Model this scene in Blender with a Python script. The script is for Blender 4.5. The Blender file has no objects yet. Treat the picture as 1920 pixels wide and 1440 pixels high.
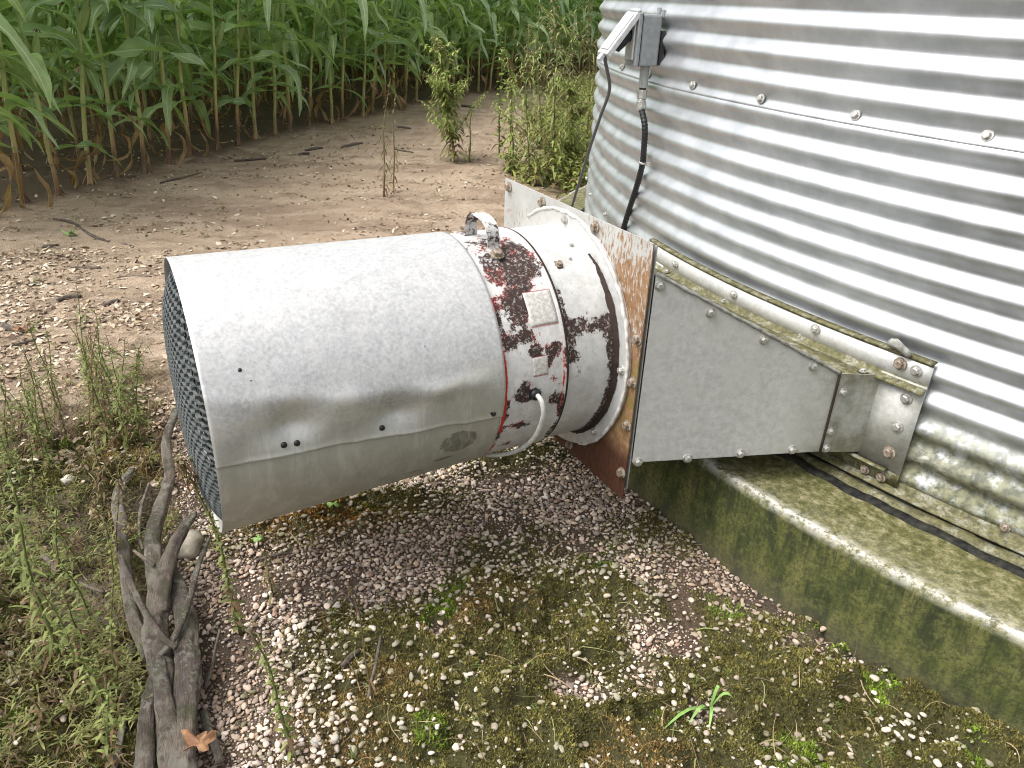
import bpy, bmesh, math, random
import numpy as np
from mathutils import Vector, Matrix
random.seed(7); rng = np.random.default_rng(7)
R = math.radians; PI = math.pi
scene = bpy.context.scene
COL = scene.collection

# ------------------------------------------------------------------ camera
TH, RO, FP, CH = 0.4714, 0.0406, 1437.3, 1.5      # pitch down, roll, focal length in photo pixels, height
FWD = np.array([0, math.cos(TH), -math.sin(TH)]); R0 = np.array([1., 0, 0]); U0 = np.cross(R0, FWD)
RGT = math.cos(RO)*R0 + math.sin(RO)*U0; UPV = -math.sin(RO)*R0 + math.cos(RO)*U0
EYE = np.array([0, 0, CH])
cd = bpy.data.cameras.new('camera'); cam = bpy.data.objects.new('camera', cd); COL.objects.link(cam)
cd.sensor_width = 36; cd.lens = FP/1920*36; cd.clip_start = .05; cd.clip_end = 2000
m = Matrix.Identity(4)
for i in range(3):
    m[i][0], m[i][1], m[i][2], m[i][3] = RGT[i], UPV[i], -FWD[i], EYE[i]
cam.matrix_world = m; scene.camera = cam

# ------------------------------------------------------------------ light
SUN_EL, SUN_AZ = 58, 250            # azimuth: compass degrees clockwise from +Y
w = bpy.data.worlds.new('World'); scene.world = w; w.use_nodes = True
wn = w.node_tree; wn.nodes.clear()
sky = wn.nodes.new('ShaderNodeTexSky'); sky.sky_type = 'NISHITA'; sky.sun_disc = False
sky.sun_elevation = R(SUN_EL); sky.sun_rotation = R(SUN_AZ); sky.air_density = 1.0; sky.dust_density = 6; sky.ozone_density = 1
hs = wn.nodes.new('ShaderNodeHueSaturation'); hs.inputs['Saturation'].default_value = .22
bg = wn.nodes.new('ShaderNodeBackground'); bg.inputs[1].default_value = .15
wo = wn.nodes.new('ShaderNodeOutputWorld')
wn.links.new(sky.outputs[0], hs.inputs['Color']); wn.links.new(hs.outputs[0], bg.inputs[0]); wn.links.new(bg.outputs[0], wo.inputs[0])
sl = bpy.data.lights.new('sun', 'SUN'); sl.energy = 1.0; sl.angle = R(34); sl.color = (1, .97, .92)
so = bpy.data.objects.new('sun', sl); COL.objects.link(so)
sd = Vector((math.sin(R(SUN_AZ))*math.cos(R(SUN_EL)), math.cos(R(SUN_AZ))*math.cos(R(SUN_EL)), math.sin(R(SUN_EL))))
so.rotation_euler = sd.to_track_quat('Z', 'Y').to_euler()
scene.view_settings.view_transform = 'Standard'; scene.view_settings.look = 'None'
scene.view_settings.exposure = 0.86; scene.view_settings.gamma = 1

# ------------------------------------------------------------------ measuring helpers
def rays(px, py):
    d = FWD + (px-960)/FP*RGT - (py-720)/FP*UPV
    return d/np.linalg.norm(d)
def spot(px, py, z=0.0):                      # point of the photograph on the level z
    d = rays(px, py); return EYE + d*((z-CH)/d[2])
def spot_plane(px, py, P, N):
    d = rays(px, py); return EYE + d*(((P-EYE)@N)/(d@N))
def height_at(px, py, xy):                    # height above xy of what shows at the row py
    lo, hi = -1., 6.
    for _ in range(40):
        mid = (lo+hi)/2; q = np.array([xy[0], xy[1], mid])-EYE
        y = 720-FP*(q@UPV)/(q@FWD)
        if y > py: lo = mid
        else: hi = mid
    return lo
SC = np.array([3.5626, 3.8376]); RS, RC, HC = 3.2128, 3.5464, .2894     # bin centre, radii, footing height
def spot_wall(px, py, r=RS):
    d = rays(px, py); a = d[:2]@d[:2]; e = EYE[:2]-SC; b = 2*(d[:2]@e); c = e@e-r*r
    t = (-b-math.sqrt(max(b*b-4*a*c, 0)))/(2*a); P = EYE+d*t
    return math.degrees(math.atan2(P[1]-SC[1], P[0]-SC[0])), P[2]
FC = np.array([0.13976, 2.09206, 0.62672]); FU = np.array([.48796, -.87286, 0]); FA = np.array([-.87286, -.48796, 0])
def F(s, u, z): return FC + FA*s + FU*u + np.array([0, 0, z])            # fan space: along the axis, across, up
def FP_(s, a, r): return F(s, r*math.cos(R(a)), r*math.sin(R(a)))

# ------------------------------------------------------------------ numpy noise
def _h(ix, iy, s):
    n = (ix*374761393 + iy*668265263 + s*2147483647) & 0xffffffff
    n = ((n ^ (n >> 13))*1274126177) & 0xffffffff
    return ((n ^ (n >> 16)) & 0xffff)/65535.0
def vnoise(x, y, s=0):
    x = np.asarray(x, float); y = np.asarray(y, float)
    ix = np.floor(x).astype(np.int64); iy = np.floor(y).astype(np.int64); fx = x-ix; fy = y-iy
    fx = fx*fx*(3-2*fx); fy = fy*fy*(3-2*fy)
    return (_h(ix, iy, s)*(1-fx)+_h(ix+1, iy, s)*fx)*(1-fy)+(_h(ix, iy+1, s)*(1-fx)+_h(ix+1, iy+1, s)*fx)*fy
def fbm(x, y, s=0, o=4):
    v = 0; a = .5; t = 0
    for k in range(o):
        v = v+a*vnoise(x*2**k, y*2**k, s+k*17); t += a; a *= .5
    return v/t
def sst(x, a, b):
    t = np.clip((x-a)/(b-a), 0, 1); return t*t*(3-2*t)

# ------------------------------------------------------------------ materials
class N:
    def __init__(s, name):
        s.m = bpy.data.materials.new(name); s.m.use_nodes = True; s.t = s.m.node_tree; s.t.nodes.clear()
        s.out = s.n('ShaderNodeOutputMaterial'); s.b = s.n('ShaderNodeBsdfPrincipled')
        s.t.links.new(s.b.outputs[0], s.out.inputs[0]); s.co = s.n('ShaderNodeTexCoord')
    def n(s, k): return s.t.nodes.new(k)
    def set(s, sock, v):
        if isinstance(v, bpy.types.NodeSocket): s.t.links.new(v, sock)
        elif isinstance(v, (tuple, list)) and len(v) == 3 and sock.type == 'RGBA': sock.default_value = (*v, 1)
        else: sock.default_value = v
    def noise(s, sc, det=4, rough=.55, vec=None, stretch=None, dist=0):
        q = s.n('ShaderNodeTexNoise'); q.inputs['Scale'].default_value = sc; q.inputs['Detail'].default_value = det
        q.inputs['Roughness'].default_value = rough; q.inputs['Distortion'].default_value = dist
        v = vec or s.co.outputs['Object']
        if stretch:
            mp = s.n('ShaderNodeMapping'); mp.inputs['Scale'].default_value = stretch; s.t.links.new(v, mp.inputs[0]); v = mp.outputs[0]
        s.t.links.new(v, q.inputs['Vector']); return q.outputs['Fac']
    def vor(s, sc, vec=None, out='Color'):
        q = s.n('ShaderNodeTexVoronoi'); q.inputs['Scale'].default_value = sc
        s.t.links.new(vec or s.co.outputs['Object'], q.inputs['Vector']); return q.outputs[out]
    def ramp(s, f, stops, interp='LINEAR'):
        q = s.n('ShaderNodeValToRGB'); e = q.color_ramp; e.interpolation = interp
        while len(e.elements) < len(stops): e.elements.new(.5)
        for el, (p, c) in zip(e.elements, stops):
            el.position = p; el.color = (*c, 1) if isinstance(c, tuple) else (c, c, c, 1)
        s.set(q.inputs[0], f); return q.outputs[0]
    def mix(s, f, a, b, mode='MIX'):
        q = s.n('ShaderNodeMix'); q.data_type = 'RGBA'; q.blend_type = mode
        s.set(q.inputs[0], f); s.set(q.inputs[6], a); s.set(q.inputs[7], b); return q.outputs[2]
    def math(s, op, a, b=0., c=None):
        q = s.n('ShaderNodeMath'); q.operation = op; s.set(q.inputs[0], a); s.set(q.inputs[1], b)
        if c is not None: s.set(q.inputs[2], c)
        return q.outputs[0]
    def attr(s, name, o='Fac'):
        q = s.n('ShaderNodeAttribute'); q.attribute_name = name; return q.outputs[o]
    def sep(s, v, k):
        q = s.n('ShaderNodeSeparateXYZ'); s.t.links.new(v, q.inputs[0]); return q.outputs[k]
    def bump(s, h, st=.3, d=.01):
        q = s.n('ShaderNodeBump'); q.inputs['Strength'].default_value = st; q.inputs['Distance'].default_value = d
        s.set(q.inputs['Height'], h); s.t.links.new(q.outputs[0], s.b.inputs['Normal'])
    def fin(s, col, rough=.6, metal=0., spec=None):
        s.set(s.b.inputs['Base Color'], col); s.set(s.b.inputs['Roughness'], rough); s.set(s.b.inputs['Metallic'], metal)
        if spec is not None: s.b.inputs['Specular IOR Level'].default_value = spec
        return s.m
M = {}
# corrugated galvanised wall
n = N('corrugated galvanised steel')
mo = n.noise(9, 6, .6); st = n.noise(3, 5, .6, stretch=(6, 6, .6)); fine = n.noise(160, 2)
c = n.ramp(mo, [(.36, (.465, .485, .505)), (.64, (.615, .635, .66))])
c = n.mix(n.ramp(st, [(.55, 0.), (.75, .35)]), c, (.42, .40, .37))
z = n.sep(n.co.outputs['Object'], 2)
alg = n.math('MULTIPLY', n.ramp(z, [(.30, 1.), (.50, .8), (.60, 0.)]), n.ramp(n.noise(14, 8, .7), [(.34, 0.), (.50, 1.)]))
az_ = n.attr('dirt'); alg = n.math('MULTIPLY', alg, az_)
c = n.mix(alg, c, n.ramp(n.noise(40, 4), [(.38, (.05, .055, .016)), (.6, (.21, .205, .11))]))
rgh = n.math('ADD', n.math('MULTIPLY', mo, .16), .35); rgh = n.math('ADD', rgh, n.math('MULTIPLY', alg, .3))
n.bump(n.math('ADD', n.math('MULTIPLY', fine, .25), n.noise(22, 5)), .10, .004)
M['wall'] = n.fin(c, rgh, n.math('SUBTRACT', .78, n.math('MULTIPLY', alg, .73)))
# painted / galvanised hood
n = N('weathered galvanised hood')
sp = n.ramp(n.vor(120, out='Color'), [(.2, (.47, .47, .47)), (.8, (.60, .60, .595))])
sp = n.mix(.5, sp, n.ramp(n.noise(120, 5, .7), [(.38, (.43, .43, .43)), (.62, (.70, .70, .695))]))
oz = n.attr('az'); os_ = n.attr('along')
low = n.math('ADD', oz, n.math('MULTIPLY', n.math('SUBTRACT', n.noise(7, 5, .6), .5), .5))
c = n.mix(n.ramp(low, [(.40, 1.), (.60, 0.)]), sp, n.ramp(n.noise(18, 8, .7), [(.3, (.43, .425, .375)), (.7, (.54, .53, .48))]))
band_ = n.math('MULTIPLY', n.ramp(low, [(.50, 0.), (.57, 1.), (.63, 0.)]), n.ramp(n.noise(30, 6, .65), [(.35, .1), (.65, .9)]))
c = n.mix(band_, c, (.66, .63, .56))
c = n.mix(n.math('MULTIPLY', n.ramp(n.noise(55, 8, .7), [(.64, 0.), (.69, 1.)]), n.ramp(low, [(.48, 0.), (.56, .8), (.62, 0.)])), c, (.36, .25, .19))
c = n.mix(n.ramp(n.math('MULTIPLY', n.attr('peel'), n.math('ADD', .1, n.math('MULTIPLY', n.noise(26, 10, .78), 1.9))), [(.50, 0.), (.53, 1.)]), c, n.ramp(n.noise(50, 4), [(.3, (.20, .19, .155)), (.7, (.30, .29, .25))]))
c = n.mix(n.math('MULTIPLY', n.ramp(n.noise(7, 8, .75, stretch=(4, 4, .35)), [(.50, 0.), (.58, 1.)]), .35), c, (.70, .69, .66)); c = n.mix(n.math('MULTIPLY', n.ramp(n.noise(9, 9, .8, stretch=(1, 1, .7)), [(.55, 0.), (.62, 1.)]), .22), c, (.34, .33, .30))
n.bump(n.noise(12, 4), .05, .01)
M['hood'] = n.fin(c, n.math('ADD', .42, n.math('MULTIPLY', n.noise(25, 4), .2)), .45)
# white peeling paint over rust (band, collar): attribute wear 0..1, red 0..1
def peeling(name, base1, base2, sc=34, lo=.5):
    n = N(name)
    nz = n.noise(sc, 12, .82); n2 = n.noise(sc*3.5, 5, .7)
    wv = n.math('ADD', n.attr('wear'), n.math('ADD', n.math('MULTIPLY', n.math('SUBTRACT', nz, .5), 2.6), n.math('MULTIPLY', n.math('SUBTRACT', n2, .5), .7)))
    k = n.ramp(wv, [(lo, 0.), (lo+.03, 1.)])
    pc = n.mix(n.ramp(n.noise(20, 9, .75), [(.38, 0.), (.6, 1.)]), base1, base2); pc = n.mix(n.ramp(n.noise(75, 6, .8), [(.56, 0.), (.62, .6)]), pc, (.36, .33, .31))
    edge = n.ramp(wv, [(lo-.06, 0.), (lo-.01, 1.), (lo+.05, 1.), (lo+.12, 0.)])
    dk = n.ramp(n2, [(.3, (.012, .010, .010)), (.55, (.045, .022, .018)), (.75, (.12, .06, .045))])
    dk = n.mix(n.ramp(n.noise(110, 5, .75), [(.55, 0.), (.60, .85)]), dk, (.34, .32, .29))
    rr = n.math('MULTIPLY', edge, n.ramp(n.noise(16, 3), [(.48, 0.), (.60, .75)]))
    c = n.mix(k, pc, dk); c = n.mix(n.math('MULTIPLY', rr, n.attr('redness')), c, (.42, .035, .025))
    c = n.mix(n.ramp(n.math('ADD', n.attr('red'), n.math('MULTIPLY', n.math('SUBTRACT', nz, .5), 1.2)), [(.5, 0.), (.53, 1.)]), c, (.50, .03, .02))
    n.bump(n.math('SUBTRACT', n.math('MULTIPLY', n2, .2), k), .6, .0015)
    return n.fin(c, n.math('ADD', .42, n.math('MULTIPLY', k, .4)), 0.)
M['band'] = peeling('peeling white paint over rust', (.66, .65, .64), (.50, .49, .47), 27)
M['collar'] = peeling('white painted collar', (.60, .60, .59), (.46, .46, .44), 26)
M['dark_gap'] = N('dark crusted seam and lip shadow').fin((.03, .018, .012), .9)
# rusty flange plate
n = N('rust streaked steel plate')
pw = n.attr('rust')
nz = n.noise(120, 6, .7, stretch=(1, 1, .33)); big = n.noise(6, 5, .6, stretch=(1, 1, .5))
rv = n.math('ADD', pw, n.math('ADD', n.math('MULTIPLY', n.math('SUBTRACT', nz, .5), 1.9), n.math('MULTIPLY', n.math('SUBTRACT', big, .5), .5)))
c = n.mix(n.ramp(rv, [(.44, 0.), (.60, 1.)]), n.ramp(n.noise(15, 5), [(.3, (.42, .42, .40)), (.7, (.52, .52, .50))]),
          n.ramp(n.noise(45, 6, .7), [(.3, (.19, .095, .045)), (.5, (.30, .17, .085)), (.7, (.42, .30, .19))]))
c = n.mix(n.ramp(n.math('ADD', n.attr('rust_dark'), n.math('MULTIPLY', n.math('SUBTRACT', big, .5), .4)), [(.4, 0.), (.7, 1.)]), c, n.ramp(nz, [(.3, (.05, .022, .014)), (.7, (.15, .06, .03))]))
c = n.mix(n.math('MULTIPLY', n.attr('moss'), n.ramp(n.noise(25, 5), [(.4, 0.), (.6, .8)])), c, (.20, .17, .035))
n.bump(nz, .25, .002)
M['plate'] = n.fin(c, .62, .25)
# plain galvanised sheet (transition)
n = N('dull galvanised sheet')
c = n.ramp(n.noise(55, 9, .72), [(.38, (.50, .505, .495)), (.62, (.65, .65, .64))])
c = n.mix(n.ramp(n.noise(6, 9, .72, stretch=(1, 1, .45)), [(.50, 0.), (.56, .55)]), c, (.60, .60, .58))
gm = n.math('MULTIPLY', n.attr('moss'), n.ramp(n.noise(9, 8, .7), [(.30, .2), (.6, 1.)]))
c = n.mix(gm, c, n.ramp(n.noise(50, 5), [(.3, (.08, .08, .03)), (.7, (.22, .21, .13))]))
n.bump(n.noise(35, 5), .08, .003)
M['sheet'] = n.fin(c, n.math('ADD', .40, n.math('MULTIPLY', gm, .4)), n.math('SUBTRACT', .30, n.math('MULTIPLY', gm, .25)))
n = N('mossy trim strip')
c = n.mix(n.ramp(n.noise(30, 8, .75), [(.32, 0.), (.50, 1.)]), (.33, .32, .26), n.ramp(n.noise(80, 5), [(.3, (.04, .040, .014)), (.7, (.17, .155, .065))]))
n.bump(n.noise(70, 6), .4, .003); M['mossy_metal'] = n.fin(c, .7, .1)
n = N('zinc bolt'); M['bolt'] = n.fin(n.ramp(n.noise(90, 4), [(.35, (.34, .33, .30)), (.65, (.62, .61, .58))]), .38, .6)
n = N('rusty bolt'); M['rust_bolt'] = n.fin(n.ramp(n.noise(150, 4), [(.35, (.16, .10, .06)), (.65, (.42, .38, .32))]), .6, .3)
n = N('dark screw'); M['dark_screw'] = n.fin((.03, .024, .022), .5, .3)
n = N('white sealant'); n.bump(n.noise(60, 5), .5, .004); M['seal'] = n.fin(n.ramp(n.noise(40, 5), [(.35, (.42, .41, .37)), (.65, (.68, .67, .64))]), .6)
n = N('grey sealant'); M['grey_seal'] = n.fin(n.ramp(n.noise(60, 5), [(.35, (.16, .16, .14)), (.65, (.36, .36, .33))]), .6)
n = N('black tar'); n.bump(n.noise(40, 6), .6, .01); M['tar'] = n.fin(n.ramp(n.noise(45, 6, .7), [(.4, (.006, .006, .007)), (.75, (.05, .05, .035))]), .7, 0., .2)
n = N('guard wire'); M['mesh'] = n.fin(n.ramp(n.noise(60, 4), [(.35, (.07, .082, .085)), (.7, (.17, .185, .185))]), .55, .3)
n = N('grey box casting'); M['box'] = n.fin(n.ramp(n.noise(40, 5), [(.35, (.24, .26, .27)), (.65, (.32, .34, .345))]), .5, .2)
n = N('pale box lid'); M['lid'] = n.fin(n.ramp(n.noise(40, 5), [(.35, (.50, .51, .51)), (.65, (.62, .63, .63))]), .4, .2)
n = N('grey pvc'); M['pvc'] = n.fin(n.ramp(n.noise(70, 4, stretch=(1, 1, .2)), [(.35, (.27, .29, .28)), (.65, (.38, .40, .38))]), .6)
n = N('zinc fitting'); M['zinc'] = n.fin(n.ramp(n.noise(90, 4), [(.35, (.38, .37, .34)), (.65, (.60, .59, .55))]), .4, .5)
M['rubber'] = N('black rubber').fin((.012, .012, .014), .45)
n = N('grey cord'); M['cord'] = n.fin((.10, .10, .105), .6)
n = N('white cable'); M['cable'] = n.fin(n.ramp(n.noise(60, 4), [(.35, (.50, .49, .46)), (.65, (.66, .65, .62))]), .5)
M['inside'] = N('dark metal').fin((.05, .052, .055), .5, .4)
n = N('label film'); M['label'] = n.fin(n.ramp(n.noise(120, 5, .7), [(.40, (.40, .38, .345)), (.60, (.62, .60, .57))]), .5)
M['label_red'] = N('faded red print').fin((.42, .12, .11), .6)
# concrete
n = N('algae stained concrete')
g1 = n.noise(5, 8, .68, stretch=(3, 3, .7)); g2 = n.noise(26, 8, .75); top = n.attr('top')
side = n.ramp(g1, [(.36, (.014, .021, .004)), (.44, (.040, .053, .010)), (.53, (.088, .098, .020)), (.65, (.17, .16, .055))])
stk = n.noise(8, 8, .75, stretch=(5, 5, .35)); side = n.mix(n.math('MULTIPLY', n.ramp(stk, [(.50, 0.), (.57, .8)]), n.ramp(n.sep(n.co.outputs['Object'], 2), [(.08, 0.), (.26, 1.)])), side, (.018, .024, .009))
side = n.mix(n.ramp(g2, [(.50, 0.), (.60, .6)]), side, (.145, .150, .042)); side = n.mix(n.ramp(n.noise(90, 8, .8), [(.44, .7), (.52, 0.)]), side, (.03, .034, .012))
side = n.mix(n.math('MULTIPLY', n.ramp(n.sep(n.co.outputs['Object'], 2), [(.0, 1.), (.10, 0.)]), .5), side, (.10, .082, .06))
tp = n.ramp(n.noise(40, 10, .85), [(.38, (.035, .038, .010)), (.5, (.115, .112, .036)), (.62, (.30, .27, .16))])
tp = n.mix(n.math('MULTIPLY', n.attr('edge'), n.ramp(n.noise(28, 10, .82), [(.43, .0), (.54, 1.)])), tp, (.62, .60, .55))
c = n.mix(top, side, tp)
n.bump(n.math('ADD', n.noise(45, 8, .7), n.math('MULTIPLY', n.noise(9, 5), .8)), .5, .008)
M['concrete'] = n.fin(c, n.mix(top, (.9, .9, .9), n.ramp(g2, [(.35, .42), (.65, .75)])))
# ground: colour from the 'col' attribute plus grain
n = N('soil and gravel ground')
g = n.noise(130, 6, .75); c = n.mix(1., n.attr('col', 'Color'), n.ramp(g, [(.36, .50), (.5, 1.), (.64, 1.5)]), 'MULTIPLY')
c = n.mix(n.math('MULTIPLY', n.ramp(n.noise(45, 5, .7), [(.62, 0.), (.70, .6)]), n.attr('fleck')), c, (.52, .45, .36))
n.bump(n.math('ADD', n.math('ADD', n.noise(60, 8, .8), n.noise(15, 4)), n.math('MULTIPLY', n.noise(260, 4, .7), .8)), .75, .012)
M['ground'] = n.fin(c, .92)
def attrmat(name, rough=.7, bumps=None, amp=(.8, 1.2), sc=60, spec=.3, trans=0.):
    n = N(name); c = n.mix(1., n.attr('col', 'Color'), n.ramp(n.noise(sc, 5, .6), [(.3, amp[0]), (.7, amp[1])]), 'MULTIPLY')
    if bumps: n.bump(n.noise(bumps, 4), .4, .003)
    n.fin(c, rough, 0., spec)
    if trans:
        tr = n.n('ShaderNodeBsdfTranslucent'); n.set(tr.inputs[0], c); mx = n.n('ShaderNodeMixShader'); mx.inputs[0].default_value = trans
        n.t.links.new(n.b.outputs[0], mx.inputs[1]); n.t.links.new(tr.outputs[0], mx.inputs[2]); n.t.links.new(mx.outputs[0], n.out.inputs[0])
    return n.m
M['pebble'] = attrmat('river pebbles', .75, 90, (.78, 1.15), 110)
M['moss'] = attrmat('moss', .95, None, (.7, 1.3), 40, .1)
M['chip'] = attrmat('husk and wood flakes', .8, None, (.8, 1.2), 90)
M['weed'] = attrmat('weed leaf', .6, None, (.8, 1.2), 40, .3, .25)
n = N('lichened bark')
b1 = n.noise(14, 8, .7, stretch=(1, 1, 1)); ln = n.noise(9, 6, .7, vec=n.attr('bark', 'Vector'), stretch=(10, 1.4, 1))
c = n.ramp(ln, [(.38, (.06, .042, .030)), (.47, (.29, .225, .17)), (.56, (.58, .50, .40))])
c = n.mix(n.ramp(n.noise(7, 5, .65), [(.46, 0.), (.54, .8)]), c, n.ramp(ln, [(.40, (.07, .05, .044)), (.58, (.28, .22, .195))]))
c = n.mix(n.ramp(n.noise(11, 8, .75), [(.53, 0.), (.57, .85)]), c, (.46, .42, .35))
c = n.mix(n.ramp(b1, [(.52, 0.), (.60, .6)]), c, (.13, .14, .05))
c = n.mix(n.math('MULTIPLY', n.ramp(n.noise(70, 4, .6), [(.55, 0.), (.60, .95)]), n.ramp(n.noise(9, 3), [(.46, .0), (.58, 1.)])), c, n.ramp(n.noise(20, 2), [(.4, (.30, .32, .20)), (.6, (.46, .45, .38))]))
n.bump(n.math('ADD', ln, n.math('MULTIPLY', n.noise(60, 6, .7), .8)), 1., .022)
M['bark'] = n.fin(c, .85)
n = N('dry twig'); M['twig'] = n.fin(n.ramp(n.noise(60, 5), [(.35, (.045, .034, .028)), (.65, (.15, .12, .095))]), .9)
n = N('dry leaf'); M['dryleaf'] = n.fin(n.ramp(n.noise(60, 5), [(.4, (.16, .075, .035)), (.6, (.36, .20, .10))]), .75)
n = N('green leaf'); M['greenleaf'] = n.fin(n.ramp(n.noise(60, 5), [(.35, (.16, .30, .07)), (.65, (.26, .42, .12))]), .6)
# corn
def leafmat(name, ca, cb, rib, spec=.5, trans=.28, brown=None):
    n = N(name); uv = n.attr('luv', 'Vector'); x = n.sep(uv, 0); y = n.sep(uv, 1)
    oi = n.n('ShaderNodeObjectInfo')
    c = n.mix(oi.outputs['Random'], ca, cb); c = n.mix(1., c, n.ramp(n.noise(14, 4), [(.3, .75), (.7, 1.25)]), 'MULTIPLY')
    vein = n.n('ShaderNodeTexWave'); vein.inputs['Scale'].default_value = 9; vein.inputs['Distortion'].default_value = .6; n.t.links.new(uv, vein.inputs['Vector'])
    c = n.mix(n.math('MULTIPLY', vein.outputs['Fac'], .18), c, rib)
    c = n.mix(n.ramp(n.math('ABSOLUTE', n.math('SUBTRACT', x, .5)), [(.03, 1.), (.07, 0.)]), c, rib)
    if brown:
        c = n.mix(n.ramp(n.math('ADD', y, n.math('MULTIPLY', oi.outputs['Random'], .35)), [(1.04, 0.), (1.22, 1.)]), c, brown)
    n.bump(vein.outputs['Fac'], .15, .003)
    n.fin(c, .40, 0., spec)
    tr = n.n('ShaderNodeBsdfTranslucent'); n.set(tr.inputs[0], n.mix(1., c, (1.3, 1.5, .6), 'MULTIPLY')); mx = n.n('ShaderNodeMixShader'); mx.inputs[0].default_value = trans
    n.t.links.new(n.b.outputs[0], mx.inputs[1]); n.t.links.new(tr.outputs[0], mx.inputs[2]); n.t.links.new(mx.outputs[0], n.out.inputs[0])
    return n.m
M['cornleaf'] = leafmat('corn leaf', (.19, .29, .13), (.32, .44, .18), (.50, .60, .40), .8, .34, (.34, .30, .07))
M['deadleaf'] = leafmat('dead corn leaf', (.20, .12, .06), (.34, .22, .11), (.40, .30, .18), .2, .2)
n = N('corn stalk'); zz = n.sep(n.co.outputs['Object'], 2)
oi = n.n('ShaderNodeObjectInfo')
zz = n.math('ADD', zz, n.math('MULTIPLY', n.math('SUBTRACT', oi.outputs['Random'], .5), .25))
c = n.ramp(zz, [(.02, (.20, .12, .065)), (.12, (.40, .27, .13)), (.28, (.44, .42, .17)), (.75, (.34, .42, .14)), (1., (.22, .32, .10))])
c = n.mix(1., c, n.ramp(n.noise(30, 4, stretch=(1, 1, .3)), [(.3, .65), (.7, 1.25)]), 'MULTIPLY'); M['stalk'] = n.fin(c, .5)
n = N('corn husk'); M['husk'] = n.fin(n.ramp(n.noise(40, 4, stretch=(1, 1, .1)), [(.3, (.16, .24, .06)), (.7, (.27, .35, .11))]), .5)
n = N('corn silk'); M['silk'] = n.fin((.12, .05, .025), .8)

# ------------------------------------------------------------------ object helpers
def mesh_from(name, V, Fs, mat=None, smooth=False, attrs=None):
    me = bpy.data.meshes.new(name)
    V = np.asarray(V, np.float32)
    if isinstance(Fs, np.ndarray):
        k = Fs.shape[1]; nf = len(Fs)
        me.vertices.add(len(V)); me.vertices.foreach_set('co', V.ravel())
        me.loops.add(nf*k); me.loops.foreach_set('vertex_index', Fs.astype(np.int32).ravel())
        me.polygons.add(nf); me.polygons.foreach_set('loop_start', np.arange(0, nf*k, k, dtype=np.int32))
        me.polygons.foreach_set('loop_total', np.full(nf, k, np.int32)); me.update(calc_edges=True)
    else:
        me.from_pydata([tuple(map(float, v)) for v in V], [], Fs)
    if smooth: me.polygons.foreach_set('use_smooth', [True]*len(me.polygons))
    if attrs:
        for k, v in attrs.items():
            v = np.asarray(v, np.float32)
            if v.ndim == 1: a = me.attributes.new(k, 'FLOAT', 'POINT'); a.data.foreach_set('value', v)
            elif k in ('luv', 'bark'): a = me.attributes.new(k, 'FLOAT_VECTOR', 'POINT'); a.data.foreach_set('vector', v.ravel())
            else:
                a = me.attributes.new(k, 'FLOAT_COLOR', 'POINT'); a.data.foreach_set('color', np.c_[v, np.ones(len(v))].astype(np.float32).ravel())
    if mat: me.materials.append(M[mat] if isinstance(mat, str) else mat)
    me.validate(); return me
def link(name, me, parent=None, label=None, cat=None, group=None, kind=None, loc=None):
    o = bpy.data.objects.new(name, me); COL.objects.link(o)
    if parent is not None: o.parent = parent
    if loc is not None: o.location = loc
    if label: o['label'] = label
    if cat: o['category'] = cat
    if group: o['group'] = group
    if kind: o['kind'] = kind
    return o
def thing(name, loc, label, cat, group=None):
    o = link(name, None, None, label, cat, group, None, loc); o.empty_display_size = .05; return o
def kid(name, me, root, label=None):       # mesh in world coordinates under a root that only translates
    o = link(name, me, root, label); o.matrix_parent_inverse = Matrix.Translation(-Vector(root.location)); return o
def grid(nu, nv, closed=False):
    i, j = np.meshgrid(np.arange(nu-(0 if closed else 1)), np.arange(nv-1), indexing='ij'); i2 = (i+1) % nu
    return np.stack([i*nv+j, i2*nv+j, i2*nv+j+1, i*nv+j+1], -1).reshape(-1, 4)
def tube(pts, rad, seg=10, cap=True, wob=0., seed=0):
    P = np.array(pts, float); n_ = len(P); rad = np.broadcast_to(np.asarray(rad, float), (n_,))
    T = np.gradient(P, axis=0); T /= np.linalg.norm(T, axis=1)[:, None]+1e-9
    ref = np.array([0, 0, 1.]) if abs(T[0][2]) < .9 else np.array([1., 0, 0])
    A = np.zeros_like(P)
    a = np.cross(T[0], ref); a /= np.linalg.norm(a)
    for i in range(n_):
        a = a-T[i]*(a@T[i]); a /= np.linalg.norm(a)+1e-9; A[i] = a
    B = np.cross(T, A); th = np.arange(seg)*2*PI/seg
    rr = rad[:, None]*np.ones((1, seg))
    if wob:
        L = np.r_[0, np.cumsum(np.linalg.norm(np.diff(P, axis=0), axis=1))]
        rr = rr*(1+wob*(fbm(L[:, None]*14+th[None]*0, np.cos(th)[None]*1.6+np.sin(th)[None]*.9+5, seed)-.5)*2
                 + wob*.5*(fbm(L[:, None]*9, np.sin(th)[None]*5+np.cos(th)[None]*4+19, seed+6)-.5)
                 - (wob*.38)*sst(fbm(L[:, None]*6+3, np.cos(th)[None]*7+np.sin(th)[None]*6+31, seed+9, 3), .50, .58)*(rr > .01)
                 + wob*.5*(fbm(L[:, None]*60, np.sin(th)[None]*3+np.cos(th)[None]*2+9, seed+3)-.5))
    V = P[:, None]+rr[..., None]*(A[:, None]*np.cos(th)[None, :, None]+B[:, None]*np.sin(th)[None, :, None])
    V = V.reshape(-1, 3); q = []
    for i in range(n_-1):
        for j in range(seg):
            k = (j+1) % seg; q.append((i*seg+j, i*seg+k, (i+1)*seg+k, (i+1)*seg+j))
    if cap: q.append(tuple(range(seg))[::-1]); q.append(tuple((n_-1)*seg+j for j in range(seg)))
    return V, q
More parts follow.
